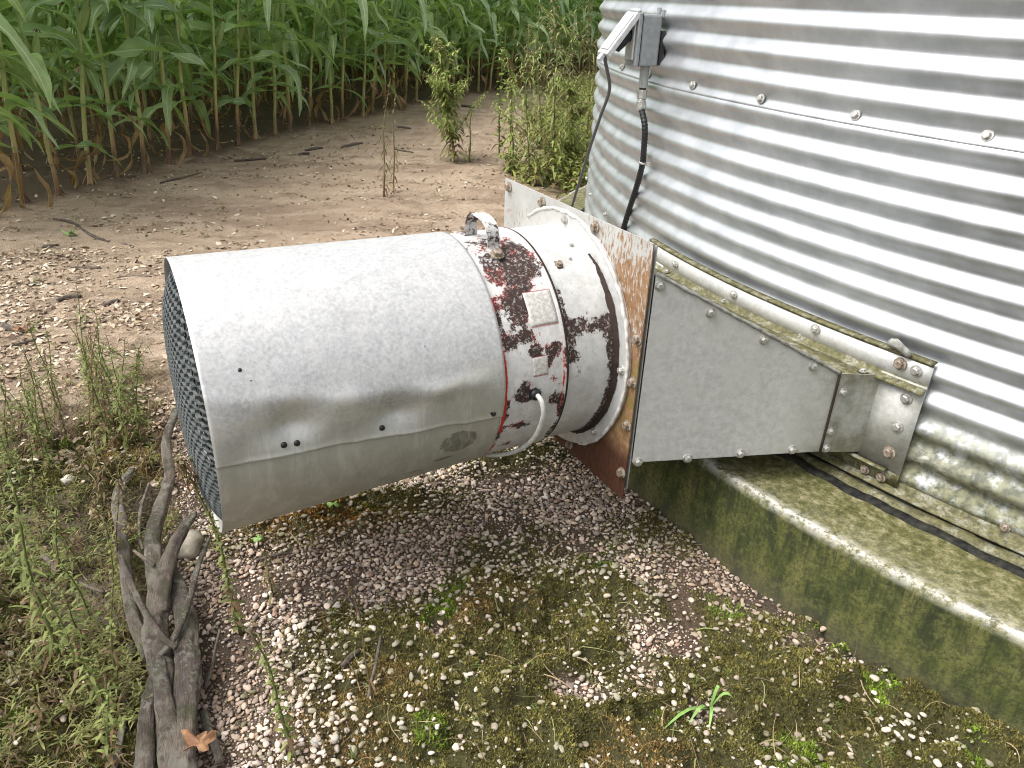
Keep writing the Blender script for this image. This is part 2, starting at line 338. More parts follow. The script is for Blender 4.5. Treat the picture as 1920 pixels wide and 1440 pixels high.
def spline(pts, k=6):
    P = np.array(pts, float); P = np.vstack([2*P[0]-P[1], P, 2*P[-1]-P[-2]]); o = []
    for i in range(1, len(P)-2):
        for t in np.arange(k)/k:
            a, b, c_, d = P[i-1], P[i], P[i+1], P[i+2]
            o.append(.5*((2*b)+(c_-a)*t+(2*a-5*b+4*c_-d)*t*t+(3*b-a-3*c_+d)*t**3))
    o.append(P[-2]); return np.array(o)
def box_v(fn, s0, s1, u0, u1, z0, z1):     # eight corners through a mapping
    V = [fn(s, u, z) for s in (s0, s1) for u in (u0, u1) for z in (z0, z1)]
    return V, [(0, 1, 3, 2), (4, 6, 7, 5), (0, 4, 5, 1), (2, 3, 7, 6), (0, 2, 6, 4), (1, 5, 7, 3)]
def join(parts):
    V = []; Q = []; o = 0
    for v, f in parts:
        V += [tuple(p) for p in v]; Q += [tuple(i+o for i in t) for t in f]; o += len(v)
    return V, Q
def slab(P4, nrm, th, name, mat, root, sub=1, attrf=None, bev=0.):   # quad sheet with thickness, subdivided for attributes
    P4 = [np.array(p, float) for p in P4]; nrm = np.array(nrm)/np.linalg.norm(nrm); k = sub+1
    V = []; S = np.linspace(0, 1, k)
    for off in (0, -th):
        for a in S:
            for b in S:
                V.append((1-a)*(1-b)*P4[0]+a*(1-b)*P4[1]+a*b*P4[2]+(1-a)*b*P4[3]+nrm*off)
    g_ = grid(k, k).tolist(); q = [tuple(t) for t in g_]+[tuple(i+k*k for i in t[::-1]) for t in g_]
    rim = [i*k for i in range(k)]+[(k-1)*k+j for j in range(1, k)]+[i*k+k-1 for i in range(k-2, -1, -1)]+[j for j in range(k-2, 0, -1)]
    for a, b in zip(rim, rim[1:]+rim[:1]): q.append((a, a+k*k, b+k*k, b))
    V = np.array(V); me = mesh_from(name, V, q, mat, False, attrf(V) if attrf else None)
    bm = bmesh.new(); bm.from_mesh(me); bmesh.ops.recalc_face_normals(bm, faces=bm.faces); bm.to_mesh(me); bm.free()
    return kid(name, me, root)
def bolt_mesh(name, mat, r=.011, wr=.015, h=.008):
    parts = []
    def cyl(r_, z0, z1, k, dome=0):
        V = [(r_*math.cos(2*PI*i/k), r_*math.sin(2*PI*i/k), z0) for i in range(k)]+[(r_*.97*math.cos(2*PI*i/k), r_*.97*math.sin(2*PI*i/k), z1) for i in range(k)]
        V += [(r_*.78*math.cos(2*PI*i/k), r_*.78*math.sin(2*PI*i/k), z1+dome) for i in range(k)]
        q = [(i, (i+1) % k, k+(i+1) % k, k+i) for i in range(k)]+[(k+i, k+(i+1) % k, 2*k+(i+1) % k, 2*k+i) for i in range(k)]+[tuple(2*k+i for i in range(k))]
        return V, q
    parts.append(cyl(wr, 0, .0025, 14)); parts.append(cyl(r, .0025, h, 6, .0012))
    return mesh_from(name, *join(parts), mat)
BOLT = bolt_mesh('bolt', 'bolt', .0085, .0125, .009); RBOLT = bolt_mesh('bolt_rusty', 'rust_bolt', .010, .014, .010); SMALL = bolt_mesh('bolt_small', 'bolt', .0055, .008, .006)
def bolt(P, nrm, root, me=None, sc=1.):
    o = link('bolt', me or BOLT, root); q = Vector(nrm).to_track_quat('Z', 'Y')
    o.matrix_parent_inverse = Matrix.Translation(-Vector(root.location))
    o.matrix_basis = Matrix.Translation(Vector(P)) @ q.to_matrix().to_4x4() @ Matrix.Rotation(random.random()*1.05, 4, 'Z') @ Matrix.Scale(sc, 4)
    return o
def wall_pt(deg, r, z): return np.array([SC[0]+r*math.cos(R(deg)), SC[1]+r*math.sin(R(deg)), z])
def wall_n(deg): return np.array([math.cos(R(deg)), math.sin(R(deg)), 0.])

# ================================================================== GROUND
def blob(x, y, cx, cy, rx, ry, ang=0):
    c_, s_ = math.cos(ang), math.sin(ang); dx, dy = x-cx, y-cy
    return np.exp(-(((dx*c_+dy*s_)/rx)**2+((-dx*s_+dy*c_)/ry)**2))
ROW = np.array([(-4.6, .5), (-4.1, 2.8), (-3.68, 5.0), (-3.30, 6.4), (-2.95, 7.9), (-2.35, 9.7), (-1.5, 11.9), (-.2, 14.3), (1.4, 17.3), (3.6, 20.6), (6.5, 24.)])
ROWS = spline(ROW, 12)
def row_x(y): return np.interp(y, ROWS[:, 1], ROWS[:, 0])
def masks(x, y):
    d = np.hypot(x-SC[0], y-SC[1])-RC
    ex = -.70-.42*(y-1.07)
    nn = fbm(x*2.3, y*2.3, 3, 5); n2 = fbm(x*6, y*6, 11, 4)
    moss = sst(1.80-y+(nn-.5)*1.3+(x-.3)*.10, .0, .30)*sst(x-ex, .15, .55)
    moss = np.maximum(moss*.95, .95*blob(x, y, -.50, 1.98, .38, .10, .35)); moss = np.maximum(moss, .8*blob(x, y, .02, 2.35, .25, .10, .35))
    moss = moss*sst(n2+nn*.6+.16*sst(1.5-y, 0, .3), .54, .70)
    moss = np.maximum(moss, .7*sst(ex-x, -.05, .1)*sst(2.7-y, 0, .4)*sst(nn, .4, .6))
    soil = blob(x, y, .52, 1.58, .16, .22)          # bare brown hollow beside the footing
    gravel = (1-.55*sst(fbm(x*4.3+3, y*4.3, 221, 4), .56, .66))*sst(x-ex, -.04, .06)*sst(2.75-y+(nn-.5)*.6, -.05, .2)*(1-.93*moss)*(1-.6*soil)
    weedy = sst(ex-x, -.06, .06)*sst(3.1-y+(nn-.5), 0, .8)
    chips = sst(y+(nn-.5)*1.4, 2.2, 2.7)*sst(5.4-y+(nn-.5)*2.5+.15*x, 0, 1.6)
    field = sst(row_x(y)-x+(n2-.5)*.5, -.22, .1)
    green = sst(x+(nn-.5)*1.2+(y-8)*-.08, -.15, .5)*sst(y, 5.9, 7.0)*(1-field)
    return moss, gravel, weedy, chips, field, green, soil, nn, n2, d
def gz(x, y):
    moss, gravel, weedy, chips, field, green, soil, nn, n2, d = masks(x, y)
    z = (fbm(x*.9, y*.9, 21, 3)-.5)*.05*sst(y, 2.2, 4)+(n2-.5)*.012
    z = z+moss*(.006+.052*sst(fbm(x*13, y*13, 31, 3), .36, .66)+.012*(fbm(x*40, y*40, 33, 2)-.5))+gravel*(-.004)-soil*.010
    z = z+weedy*(fbm(x*5, y*5, 41, 4)-.55)*.07-.06*blob(x, y, -1.18, 1.95, .14, .16)
    z = z+field*.03+((chips+.4)*(fbm(x*9, y*9, 51, 3)-.5)*.022+(fbm(x*22, y*22, 53, 3)-.5)*.012)*sst(y, 2.2, 3)
    return z
def axis(parts):
    o = []
    for a, b, st_ in parts: o += list(np.arange(a, b, st_))
    return np.array(o+[parts[-1][1]])
gx = np.r_[-400, -150, -60, -30, -16, axis([(-9, -4.5, .25), (-4.5, -2, .03), (-2, 1.9, .0125), (1.9, 4, .1), (4, 12, .5)]), 20, 40, 80, 160, 400]
gy = np.r_[-400, -150, -50, -20, -8, -3, -1, 0, .4, axis([(.6, 3.4, .0125), (3.4, 8, .03), (8, 22, .12), (22, 34, .6)]), 45, 70, 120, 250, 800]
X, Y = np.meshgrid(gx, gy, indexing='ij'); Zg = gz(X, Y)
moss, gravel, weedy, chips, field, green, soil, nn, n2, dd_ = masks(X, Y)
def lerp(a, b, t): return a*(1-t[..., None])+np.array(b)*t[..., None]
fine1 = fbm(X*22, Y*22, 61, 3)
c = np.ones(X.shape+(3,))*np.array([.40, .30, .21])
c = lerp(c, [.30, .215, .15], sst(fbm(X*1.1, Y*2.3, 71, 5), .47, .70))
c = lerp(c, [.47, .36, .26], sst(fbm(X*1.7+9, Y*3, 72, 4), .52, .72)*.7)
c = lerp(c, [.22, .165, .11], chips*sst(fine1, .35, .6)*.8)
mid = fbm(X*5, Y*9, 77, 5)
c = lerp(c, [.24, .17, .115], sst(mid, .52, .66)*.65)
c = lerp(c, [.48, .375, .28], sst(fbm(X*7+4, Y*10, 78, 4), .56, .70)*.5)
c = lerp(c, [.13, .12, .045], green*sst(nn, .3, .5)*.8)
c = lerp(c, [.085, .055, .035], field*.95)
c = lerp(c, [.10, .085, .055], weedy*.85)
c = lerp(c, [.12, .085, .06], sst(X+.75+.42*(Y-1.07), -.04, .06)*sst(2.75-Y, -.05, .2))
c = lerp(c, [.10, .065, .042], soil*.9)
c = lerp(c, [.065, .062, .018], np.clip(moss*1.3, 0, 1))
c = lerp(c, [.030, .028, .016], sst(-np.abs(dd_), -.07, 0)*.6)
c = lerp(c, [.035, .028, .018], np.clip(blob(X, Y, -1.18, 1.95, .14, .2), 0, 1))
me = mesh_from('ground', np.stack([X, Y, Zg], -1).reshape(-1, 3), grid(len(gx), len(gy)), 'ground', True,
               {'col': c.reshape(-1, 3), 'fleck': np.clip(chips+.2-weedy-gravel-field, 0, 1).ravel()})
link('ground', me, kind='structure')

# ================================================================== CONCRETE FOOTING
NA = 1400; ang = np.linspace(0, 2*PI, NA, endpoint=False)
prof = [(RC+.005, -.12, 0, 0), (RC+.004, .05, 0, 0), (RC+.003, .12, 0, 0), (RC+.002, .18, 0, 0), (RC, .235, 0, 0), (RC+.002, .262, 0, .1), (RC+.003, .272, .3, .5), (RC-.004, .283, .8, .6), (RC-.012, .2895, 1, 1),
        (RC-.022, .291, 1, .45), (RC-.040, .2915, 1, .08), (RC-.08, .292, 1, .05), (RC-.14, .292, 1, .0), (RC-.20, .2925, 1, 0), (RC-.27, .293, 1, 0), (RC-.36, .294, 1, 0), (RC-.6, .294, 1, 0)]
V = []; tp_ = []; ed = []
for a in ang:
    for k, (r_, z_, t_, e_) in enumerate(prof):
        j = (fbm(a*RC*9, k*.7, 81, 5)-.5)*(.016 if k > 5 else .005)
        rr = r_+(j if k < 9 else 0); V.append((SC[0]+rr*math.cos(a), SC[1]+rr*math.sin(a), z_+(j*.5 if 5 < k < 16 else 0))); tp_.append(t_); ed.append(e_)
foot = thing('concrete_footing', (SC[0], SC[1], 0), 'round green algae stained concrete footing ring under the corrugated bin', 'foundation')
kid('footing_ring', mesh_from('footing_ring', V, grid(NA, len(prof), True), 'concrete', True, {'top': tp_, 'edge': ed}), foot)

# ================================================================== GRAIN BIN
binr = thing('grain_bin', (SC[0], SC[1], HC), 'big round bin of corrugated galvanised steel sheets standing on a concrete footing', 'grain bin')
PIT = .0789; ZC = 1.293; AMP = .0108
def corr(z): return AMP*np.cos(2*PI*(z-ZC)/PIT)
def sheet(z0, z1, off, na=200):
    zs = np.arange(z0, z1+1e-6, PIT/12); a = np.linspace(0, 2*PI, na, endpoint=False)
    A, Z_ = np.meshgrid(a, zs, indexing='ij'); edge = np.clip((Z_-z0)/.012, 0, 1)
    rr = RS+off+corr(Z_)*1.0+(fbm(A*RS*1.3, Z_*2.5, 91, 3)-.5)*.012+(fbm(A*RS*7, Z_*22, 92, 3)-.5)*.0022
    V = np.stack([SC[0]+rr*np.cos(A), SC[1]+rr*np.sin(A), Z_], -1)
    dg = np.degrees(A); dg = (dg+180) % 360-180
    dirt = 1-sst(np.abs(dg+128), 3, 26)*.0
    dirt = np.clip(.35+.8*np.exp(-((dg+137)/9)**2)*1.0+.25*sst(dg, -150, -120), 0, 1)
    me = mesh_from('wall_sheet', V.reshape(-1, 3), grid(na, len(zs), True), 'wall', True, {'dirt': dirt.ravel()})
    o = kid('wall_sheet', me, binr); md = o.modifiers.new('thick', 'SOLIDIFY'); md.thickness = .0022; md.offset = -1
    return o
LAP = 1.2285
sheet(.315, LAP+.035, 0); sheet(LAP, LAP+.94, .0035); sheet(LAP+.92, LAP+1.86, .007)
a_ = np.linspace(0, 2*PI, 96, endpoint=False)
V = [(SC[0]+(RS+.10)*math.cos(t), SC[1]+(RS+.10)*math.sin(t), 3.07) for t in a_]+[(SC[0]+.4*math.cos(t), SC[1]+.4*math.sin(t), 4.5) for t in a_]+[(SC[0]+RS*math.cos(t), SC[1]+RS*math.sin(t), 3.0) for t in a_]
q = [(i, (i+1) % 96, 96+(i+1) % 96, 96+i) for i in range(96)]+[(192+i, 192+(i+1) % 96, (i+1) % 96, i) for i in range(96)]+[tuple(range(96, 192))]
ro_ = kid('roof', mesh_from('roof', V, q, 'wall', False, {'dirt': np.zeros(len(V))}), binr)
# bottom ring, mastic and tar bead
def ringprof(name, mat, prof, root, a0=-205, a1=-95, step=.5, wob=0., seed=0, extra=None):
    aa = np.arange(a0, a1+.01, step); V = []
    for i, a in enumerate(aa):
        w_ = (fbm(a*.5, .5, seed, 5)-.5)*wob if wob else 0; w2 = (fbm(a*.9, 3.5, seed+5, 3)-.5)*wob if wob else 0
        for r_, z_ in prof: V.append(wall_pt(a, r_+w_, z_+w2*.25))
    return kid(name, mesh_from(name, V, grid(len(aa), len(prof)), mat, False), root)
ringprof('base_angle', 'mossy_metal', [(RS-.010, .336), (RS+.012, .334), (RS+.013, .322), (RS+.016, .318), (RS+.042, .314), (RS+.043, .309), (RS+.01, .306), (RS-.01, .30)], binr, wob=.004, seed=4)
ringprof('base_lip_shadow', 'dark_gap', [(RS+.004, .31), (RS+.002, .296), (RS+.0, .285)], binr)  # near-black strip: shadow under the wall's bottom lip, put in as colour
ringprof('mastic_strip', 'mossy_metal', [(RS+.035, .288), (RS+.040, .303), (RS+.060, .305), (RS+.072, .296), (RS+.076, .286)], binr, wob=.04, seed=9, step=.2)
ringprof('tar_bead', 'tar', [(RS+.078, .284), (RS+.082, .299), (RS+.092, .304), (RS+.104, .303), (RS+.112, .297), (RS+.116, .286)], binr, wob=.036, seed=14, step=.2)
ringprof('tar_bead', 'tar', [(RS-.0, .284), (RS+.006, .300), (RS+.022, .304), (RS+.036, .300), (RS+.044, .286)], binr, wob=.02, seed=24)
for d in (-171.0, -159.5, -153.3, -147.3, -141.3, -135.3, -129.3, -165.5+.0, -177.2, -183.2):
    P = wall_pt(d, RS+corr(1.250)+.006, 1.250); bolt(P, wall_n(d)+np.array([0, 0, .25]), binr, None, 1.15)
for d, z_ in ((-177.6, .651), (-171, .652), (-184, .651), (-129, .651)):
    bolt(wall_pt(d, RS+corr(z_)+.003, z_), wall_n(d), binr, None, 1.)
d_, z_ = spot_wall(1888, 985, RS); bolt(wall_pt(d_, RS+corr(z_)+.002, z_), wall_n(d_), binr, RBOLT, .9)

# ================================================================== BIN FAN
fan = thing('bin_fan', tuple(F(0, 0, 0)), 'white aeration fan with wire guarded hood and rusty square plate bolted to the bin', 'fan')
# --- hood
def hood_r(s, a):
    a = (a+180) % 360-180; t = np.clip((s-.355)/.67, 0, 1)
    r = .3085+.004*t
    r = r+t*.036*np.exp(-((a+90)/42)**2)+t*.006*np.exp(-((a-90)/50)**2)
    kz = (fbm(s*7, a*.02, 101, 3)-.5)*12
    ca = 9+14*np.clip((s-.36)/.66, 0, 1)**1.5
    r = r-.007*np.exp(-((a-(ca-20))/13)**2)*np.exp(-((s-.70)/.42)**2)           # flattened below the crease
    r = r+.0030*np.exp(-((a-ca-kz*.3)/4.0)**2)*sst(s, .36, .45)
    for (s_, a0, d0, ws, wa) in ((.86, 7, .026, .055, 7), (.63, 2, .028, .055, 7), (.755, -3, .006, .08, 8), (.50, -2, .007, .06, 8), (.955, 2, .006, .04, 10)):
        r = r-d0*np.exp(-((s-s_)/ws)**2-((a-a0)/wa)**2)
    for (s_, a0, d0, ws, wa) in ((.745, 12, .005, .045, 5), (.52, 9, .006, .05, 4), (.42, 8, .003, .03, 4)):
        r = r+d0*np.exp(-((s-s_)/ws)**2-((a-a0)/wa)**2)
    r = r+(fbm(s*5, a*.03, 102, 3)-.5)*.003
    return r
def seam_a(s): return -11.8+(s-.36)*11.2
def hood_part(name, upper):
    ns = 90; na = 240; S = np.linspace(.352 if upper else .356, 1.026, ns); V = []; az = []; al = []; pe = []
    for s in S:
        wv = (fbm(s*22, 1, 7, 3)-.5)*1.2
        a0, a1 = (seam_a(s)+wv, 196) if upper else (190-360, seam_a(s)+4)
        A = np.linspace(a0, a1, na); r = hood_r(s, A)+(.0028 if upper else 0)
        if upper: r = r+.0025*np.clip(1-(A-a0)/2.0, 0, 1)*(fbm(s*12, 4, 8, 2))*1.5
        for a, rr in zip(A, r):
            V.append(F(s, rr*math.cos(R(a)), rr*math.sin(R(a)))); az.append(.5+.5*math.sin(R(a))); al.append(s)
            pn = fbm(s*45, a*.22, 9, 5)
            pe.append(float((1.0*np.exp(-((s-.465)/.060)**2-((a+22)/8)**2)+.8*np.exp(-((s-.50)/.03)**2-((a+33)/1.5)**2)+.7*np.exp(-((s-.56)/.03)**2-((a+40)/1.2)**2))*1.0) if not upper else 0.)
    me = mesh_from(name, V, grid(ns, na), 'hood', True, {'az': az, 'along': al, 'peel': pe})
    o = kid(name, me, fan); md = o.modifiers.new('thick', 'SOLIDIFY'); md.thickness = .0018; md.offset = -1; return o
hood_part('hood_upper_sheet', True); hood_part('hood_lower_sheet', False)
for s, a, k in ((.884, -1.3, 1), (.856, -1.9, 1), (.662, -4.4, 1), (.379, -8.9, .9), (.385, -8.0, .6), (.947, 32.1, .6), (.544, 28.9, .35), (.93, 27.5, .35)):
    rr = hood_r(s, a)+.003; nr = F(0, math.cos(R(a)), math.sin(R(a)))-F(0, 0, 0)
    V = []; q = []
    for i, (rad, h) in enumerate(((.0078, 0), (.0072, .003), (.004, .0052))):
        V += [(rad*math.cos(t*PI/4), rad*math.sin(t*PI/4), h) for t in range(8)]
    q = [(i*8+j, i*8+(j+1) % 8, i*8+8+(j+1) % 8, i*8+8+j) for i in range(2) for j in range(8)]+[tuple(range(16, 24))]
    if not bpy.data.meshes.get('screw'): mesh_from('screw', V, q, 'dark_screw', True)
    o = link('screw', bpy.data.meshes['screw'], fan); o.matrix_parent_inverse = Matrix.Translation(-Vector(fan.location))
    o.matrix_basis = Matrix.Translation(Vector(F(s, rr*math.cos(R(a)), rr*math.sin(R(a))))) @ Vector(nr).to_track_quat('Z', 'Y').to_matrix().to_4x4() @ Matrix.Scale(k, 4)
# --- guard: woven diamond mesh stretched into a shallow dome
def guard():
    cw, ch = .0245, .0205; V = []; E = []; idx = {}
    def dome(u, z):
        a = math.degrees(math.atan2(z, u)); rim = float(hood_r(1.02, a))-.004; q_ = min(math.hypot(u, z)/rim, 1.)
        s = .992+.062*(1-q_**5)+.006*fbm(u*9+3, z*9, 5, 2); return F(s, u, z), math.hypot(u, z)/rim
    nu, nz = int(.36/cw)+1, int(.40/ch)+1; Q = []
    # hexagonal strands: each cell is an elongated hexagon
    def node(i, j, k):
        key = (i, j, k)
        if key in idx: return idx[key]
        u = i*cw+(cw/2 if j % 2 else 0); z = j*ch*.75+(ch*.25 if k else -ch*.25)
        P, q_ = dome(u, z)
        if q_ > 1.0: idx[key] = None; return None
        idx[key] = len(V); V.append(P); return idx[key]
    for j in range(-28, 29):
        for i in range(-16, 17):
            a = node(i, j, 0); b = node(i, j, 1)
            if a is not None and b is not None: E.append((a, b))
            if b is not None:
                for ii in ((i-1, i) if j % 2 == 0 else (i, i+1)):
                    c_ = node(ii, j+1, 0)
                    if c_ is not None: E.append((b, c_))
    VV = np.array(V); out = []
    ctr = FA
    for a, b in E:
        p, q_ = VV[a], VV[b]; d = (q_-p); L = np.linalg.norm(d)
        if L < 1e-4: continue
        d /= L; s_ = np.cross(d, ctr); s_ /= np.linalg.norm(s_)+1e-9; n_ = np.cross(s_, d); w_, h_ = .0019, .0030
        pts = [p+s_*w_+n_*h_, p-s_*w_+n_*h_, p-s_*w_-n_*h_, p+s_*w_-n_*h_]; pts += [x+d*L for x in pts]
        out.append((pts, [(0, 1, 5, 4), (1, 2, 6, 5), (2, 3, 7, 6), (3, 0, 4, 7)]))
    # rim wire
    rim = [F(.996, (hood_r(1.02, a)-.005)*math.cos(R(a)), (hood_r(1.02, a)-.005)*math.sin(R(a))) for a in range(0, 361, 5)]
    v, f = tube(rim, .003, 6, False); out.append((v, f))
    return join(out)
kid('wire_guard', mesh_from('wire_guard', *guard(), 'mesh'), fan)
# --- motor and blades inside
def ring_tube(prof, na=96, a0=0, a1=360): # prof: (s, r)
    aa = np.linspace(a0, a1, na, endpoint=(a1-a0) != 360)
    V = [F(s, r_*math.cos(R(a)), r_*math.sin(R(a))) for a in aa for s, r_ in prof]
    return np.array(V), grid(na, len(prof), (a1-a0) == 360)
v, f = ring_tube([(.62, .001), (.62, .07), (.60, .085), (.36, .085), (.34, .06), (.28, .055), (.28, .001)], 32); kid('motor', mesh_from('motor', v, f, 'inside', True), fan)
for k in range(4):
    V = []
    for i, rr in enumerate((.055, .15, .24, .295)):
        tw = R(50-i*8); ww = .05+.012*i; a = k*PI/2+.2
        for sg in (-1, 1):
            da = sg*ww*math.sin(tw)*.5/rr if rr > .1 else sg*.4; V.append(F(.26+sg*ww*.5*math.cos(tw), rr*math.cos(a+da), rr*math.sin(a+da)))
    kid('fan_blade', mesh_from('fan_blade', V, [(0, 1, 3, 2), (2, 3, 5, 4), (4, 5, 7, 6)], 'inside', True), fan)
for k in (20, 110, 200, 290):
    v, f = tube([F(.48, .08*math.cos(R(k)), .08*math.sin(R(k))), F(.48, .30*math.cos(R(k)), .30*math.sin(R(k)))], .008, 6); kid('motor_strut', mesh_from('motor_strut', v, f, 'inside'), fan)
# --- band and collar with painted wear
def wear_mesh(name, mat, s0, s1, r_, ws, reds, redf, rim):
    ns = max(8, int((s1-s0)/.005)); na = 420; S = np.linspace(s0, s1, ns); A = np.linspace(-180, 180, na, endpoint=False)
    AA, SS = np.meshgrid(A, S, indexing='ij'); W_ = np.zeros_like(AA); RD = np.zeros_like(AA)
    for (s, a, ds, da, k) in ws: W_ += k*np.exp(-((SS-s)/ds)**2-((AA-a)/da)**2)
    for (s, a, ds, da, k) in reds: RD = np.maximum(RD, k*np.exp(-((SS-s)/ds)**4-((AA-a)/da)**4))
    rr = r_+rim(SS); V = np.stack([F(0, 0, 0)[None, None]+FA*SS[..., None]+FU*(rr*np.cos(np.radians(AA)))[..., None]+np.array([0, 0, 1])*(rr*np.sin(np.radians(AA)))[..., None]], 0)[0]
    me = mesh_from(name, V.reshape(-1, 3), grid(na, ns, True), mat, True, {'wear': W_.ravel(), 'red': RD.ravel(), 'redness': np.full(W_.size, redf)})
    o = kid(name, me, fan); md = o.modifiers.new('thick', 'SOLIDIFY'); md.thickness = .003; md.offset = -1; return o
bw = [(.28, 55, .060, 17, .50), (.225, 64, .05, 14, .50), (.29, 80, .06, 12, .42), (.20, 60, .03, 10, .3), (.33, 62, .02, 14, .3), (.26, 10, .09, 60, .12), (.30, 37, .03, 8, .55), (.265, 42, .03, 7, .6), (.33, 24, .02, 4, .75), (.285, 25, .03, 3.5, .65), (.262, 17.5, .020, 3.5, .85), (.205, 17, .022, 4.2, .85),
      (.225, 12, .012, 3, .7), (.295, 1.5, .018, 5.5, .8), (.30, -4, .025, 4, .6), (.262, -3.5, .022, 3.5, .95), (.345, -6, .012, 3, .95), (.34, -13, .012, 3, .6), (.31, -20, .03, 3, .45), (.27, -22, .03, 3, .5), (.205, -8, .02, 4, .6), (.21, 3, .012, 3, .35),
      (.18, -14, .012, 10, .75), (.175, 12, .008, 10, .55), (.345, 34, .012, 10, .6), (.348, -30, .010, 16, .6), (.30, -38, .03, 4, .5), (.178, -30, .008, 12, .6), (.21, 78, .03, 9, .35)]
reds = [(.347, -2, .0060, 26, .95), (.347, 42, .005, 6, .6), (.181, 5, .004, 28, .62), (.347, -44, .0060, 14, .8)]
wear_mesh('rusty_band', 'band', .172, .362, .3055, bw, reds, 1., lambda s: .0035*np.exp(-((s-.176)/.005)**2))
cw_ = [(.125, 58.5, .010, 3.0, 1.2), (.120, 25, .035, 6, .62), (.075, 26, .030, 5, .5), (.155, 22, .014, 11, .75), (.145, 12, .022, 6, .5), (.14, 45, .02, 6, .3), (.045, 20, .018, 16, .60), (.03, 0, .012, 24, .7), (.03, -35, .02, 20, .85), (.10, 44, .01, 1.5, .5), (.16, 36, .008, 18, .45), (.13, 2, .02, 4, .25), (.03, 50, .01, 12, .4)]
wear_mesh('collar', 'collar', .006, .172, .302, cw_, [], 0., lambda s: 0*s)
v, f = ring_tube([(.166, .3025), (.168, .3075), (.173, .309), (.177, .3060)], 160); kid('band_seam', mesh_from('band_seam', v, f, 'dark_gap', True), fan)
V, _ = ring_tube([(.010, .318), (.020, .312), (.030, .3035)], 160); 
V = []; aa_ = np.arange(-92, 64, 1.5)
for a in aa_:
    k_ = float(sst(np.array(64.-a), 0, 30)*sst(np.array(a+92.), 0, 25)); w_ = (.002+.010*k_*(.6+.8*float(fbm(a*.12, 1, 6, 4))))
    for s_, r_ in ((.0175, .303+w_*.9), (.021, .303+w_*.45), (.024+w_*.5, .3032)): V.append(F(s_+.004*(float(fbm(a*.5, s_*60, 13, 4))-.5)*3, r_*math.cos(R(a)), r_*math.sin(R(a))))
kid('collar_seal', mesh_from('collar_seal', V, grid(len(aa_), 3), 'dark_gap', True), fan)
for s, a, k in ((.055, 70, .8), (.085, 61, .6), (.125, 58.5, .8)):
    nr = F(0, math.cos(R(a)), math.sin(R(a)))-F(0, 0, 0); bolt(F(s, .303*math.cos(R(a)), .303*math.sin(R(a))), nr, fan, RBOLT if s > .1 else SMALL, k)
# labels on the band
def label(name, s0, s1, a0, a1):
    S = np.linspace(s0, s1, 8); A = np.linspace(a0, a1, 12)
    V = [F(s, .3062*math.cos(R(a)), .3062*math.sin(R(a))) for s in S for a in A]
    o = kid(name, mesh_from(name, V, grid(8, 12), 'label', True), fan)
    md = o.modifiers.new('thick', 'SOLIDIFY'); md.thickness = .0003; md.offset = 0
    for b0 in (a0-.25, a1-.05):
        V = [F(s, .3066*math.cos(R(a)), .3066*math.sin(R(a))) for s in S for a in (b0, b0+.30)]
        k_ = mesh_from('printed_line', V, grid(8, 2), 'label_red'); kid('printed_line', k_, fan)
label('label', .184, .262, 29, 45.5); label('label', .228, .270, 6, 15)
# handle: bent flat bar
pts = [(103, .3085), (97, .309), (92.5, .3105), (92.0, .345), (89, .368), (84.5, .372), (80, .372), (76, .362), (73.6, .340), (72.6, .318), (71.0, .3115), (66.5, .3095)]
PS = spline([(a, r_) for a, r_ in pts], 5); V = []
for a, r_ in PS:
    for ds, dr in ((-.017, -.0022), (.017, -.0022), (.017, .0022), (-.017, .0022)):
        V.append(F(.292+ds-.010*(90-a)/20, (r_+dr)*math.cos(R(a)), (r_+dr)*math.sin(R(a))))
q = [(i*4+j, i*4+(j+1) % 4, i*4+4+(j+1) % 4, i*4+4+j) for i in range(len(PS)-1) for j in range(4)]+[(0, 1, 2, 3), tuple(len(PS)*4-4+j for j in range(4))]
hw = np.clip(.15+.55*np.array([fbm(v_[0]*30, v_[2]*30, 3, 3) for v_ in V])+.1, 0, 1)*.9
hm = mesh_from('handle', V, q, 'band', False, {'wear': hw, 'red': hw*0, 'redness': hw*0})
bm = bmesh.new(); bm.from_mesh(hm); bmesh.ops.recalc_face_normals(bm, faces=bm.faces); bm.to_mesh(hm); bm.free()
hd = kid('handle', hm, fan); hd.modifiers.new('bev', 'BEVEL').width = .0012
bolt(F(.283, .312*math.cos(R(68)), .312*math.sin(R(68))), F(0, math.cos(R(68)), math.sin(R(68)))-F(0, 0, 0), fan, RBOLT, 1.3)
bolt(F(.297, .311*math.cos(R(99)), .311*math.sin(R(99))), F(0, math.cos(R(99)), math.sin(R(99)))-F(0, 0, 0), fan, RBOLT, 1.2)
# cable stub
v, f = tube([FP_(.266, -3, .304), FP_(.266, -3, .318)], [.016, .013], 12); kid('cable_grommet', mesh_from('cable_grommet', v, f, 'rubber', True), fan)
cp = spline([FP_(.264, -2.5, .312), FP_(.260, -4.5, .334), FP_(.255, -10, .342), FP_(.252, -18, .337), FP_(.252, -27, .332), FP_(.258, -36, .327), FP_(.268, -46, .322), FP_(.285, -56, .318), FP_(.305, -66, .316)], 5)
v, f = tube(cp, .0064, 12); kid('supply_cable', mesh_from('supply_cable', v, f, 'cable', True), fan)
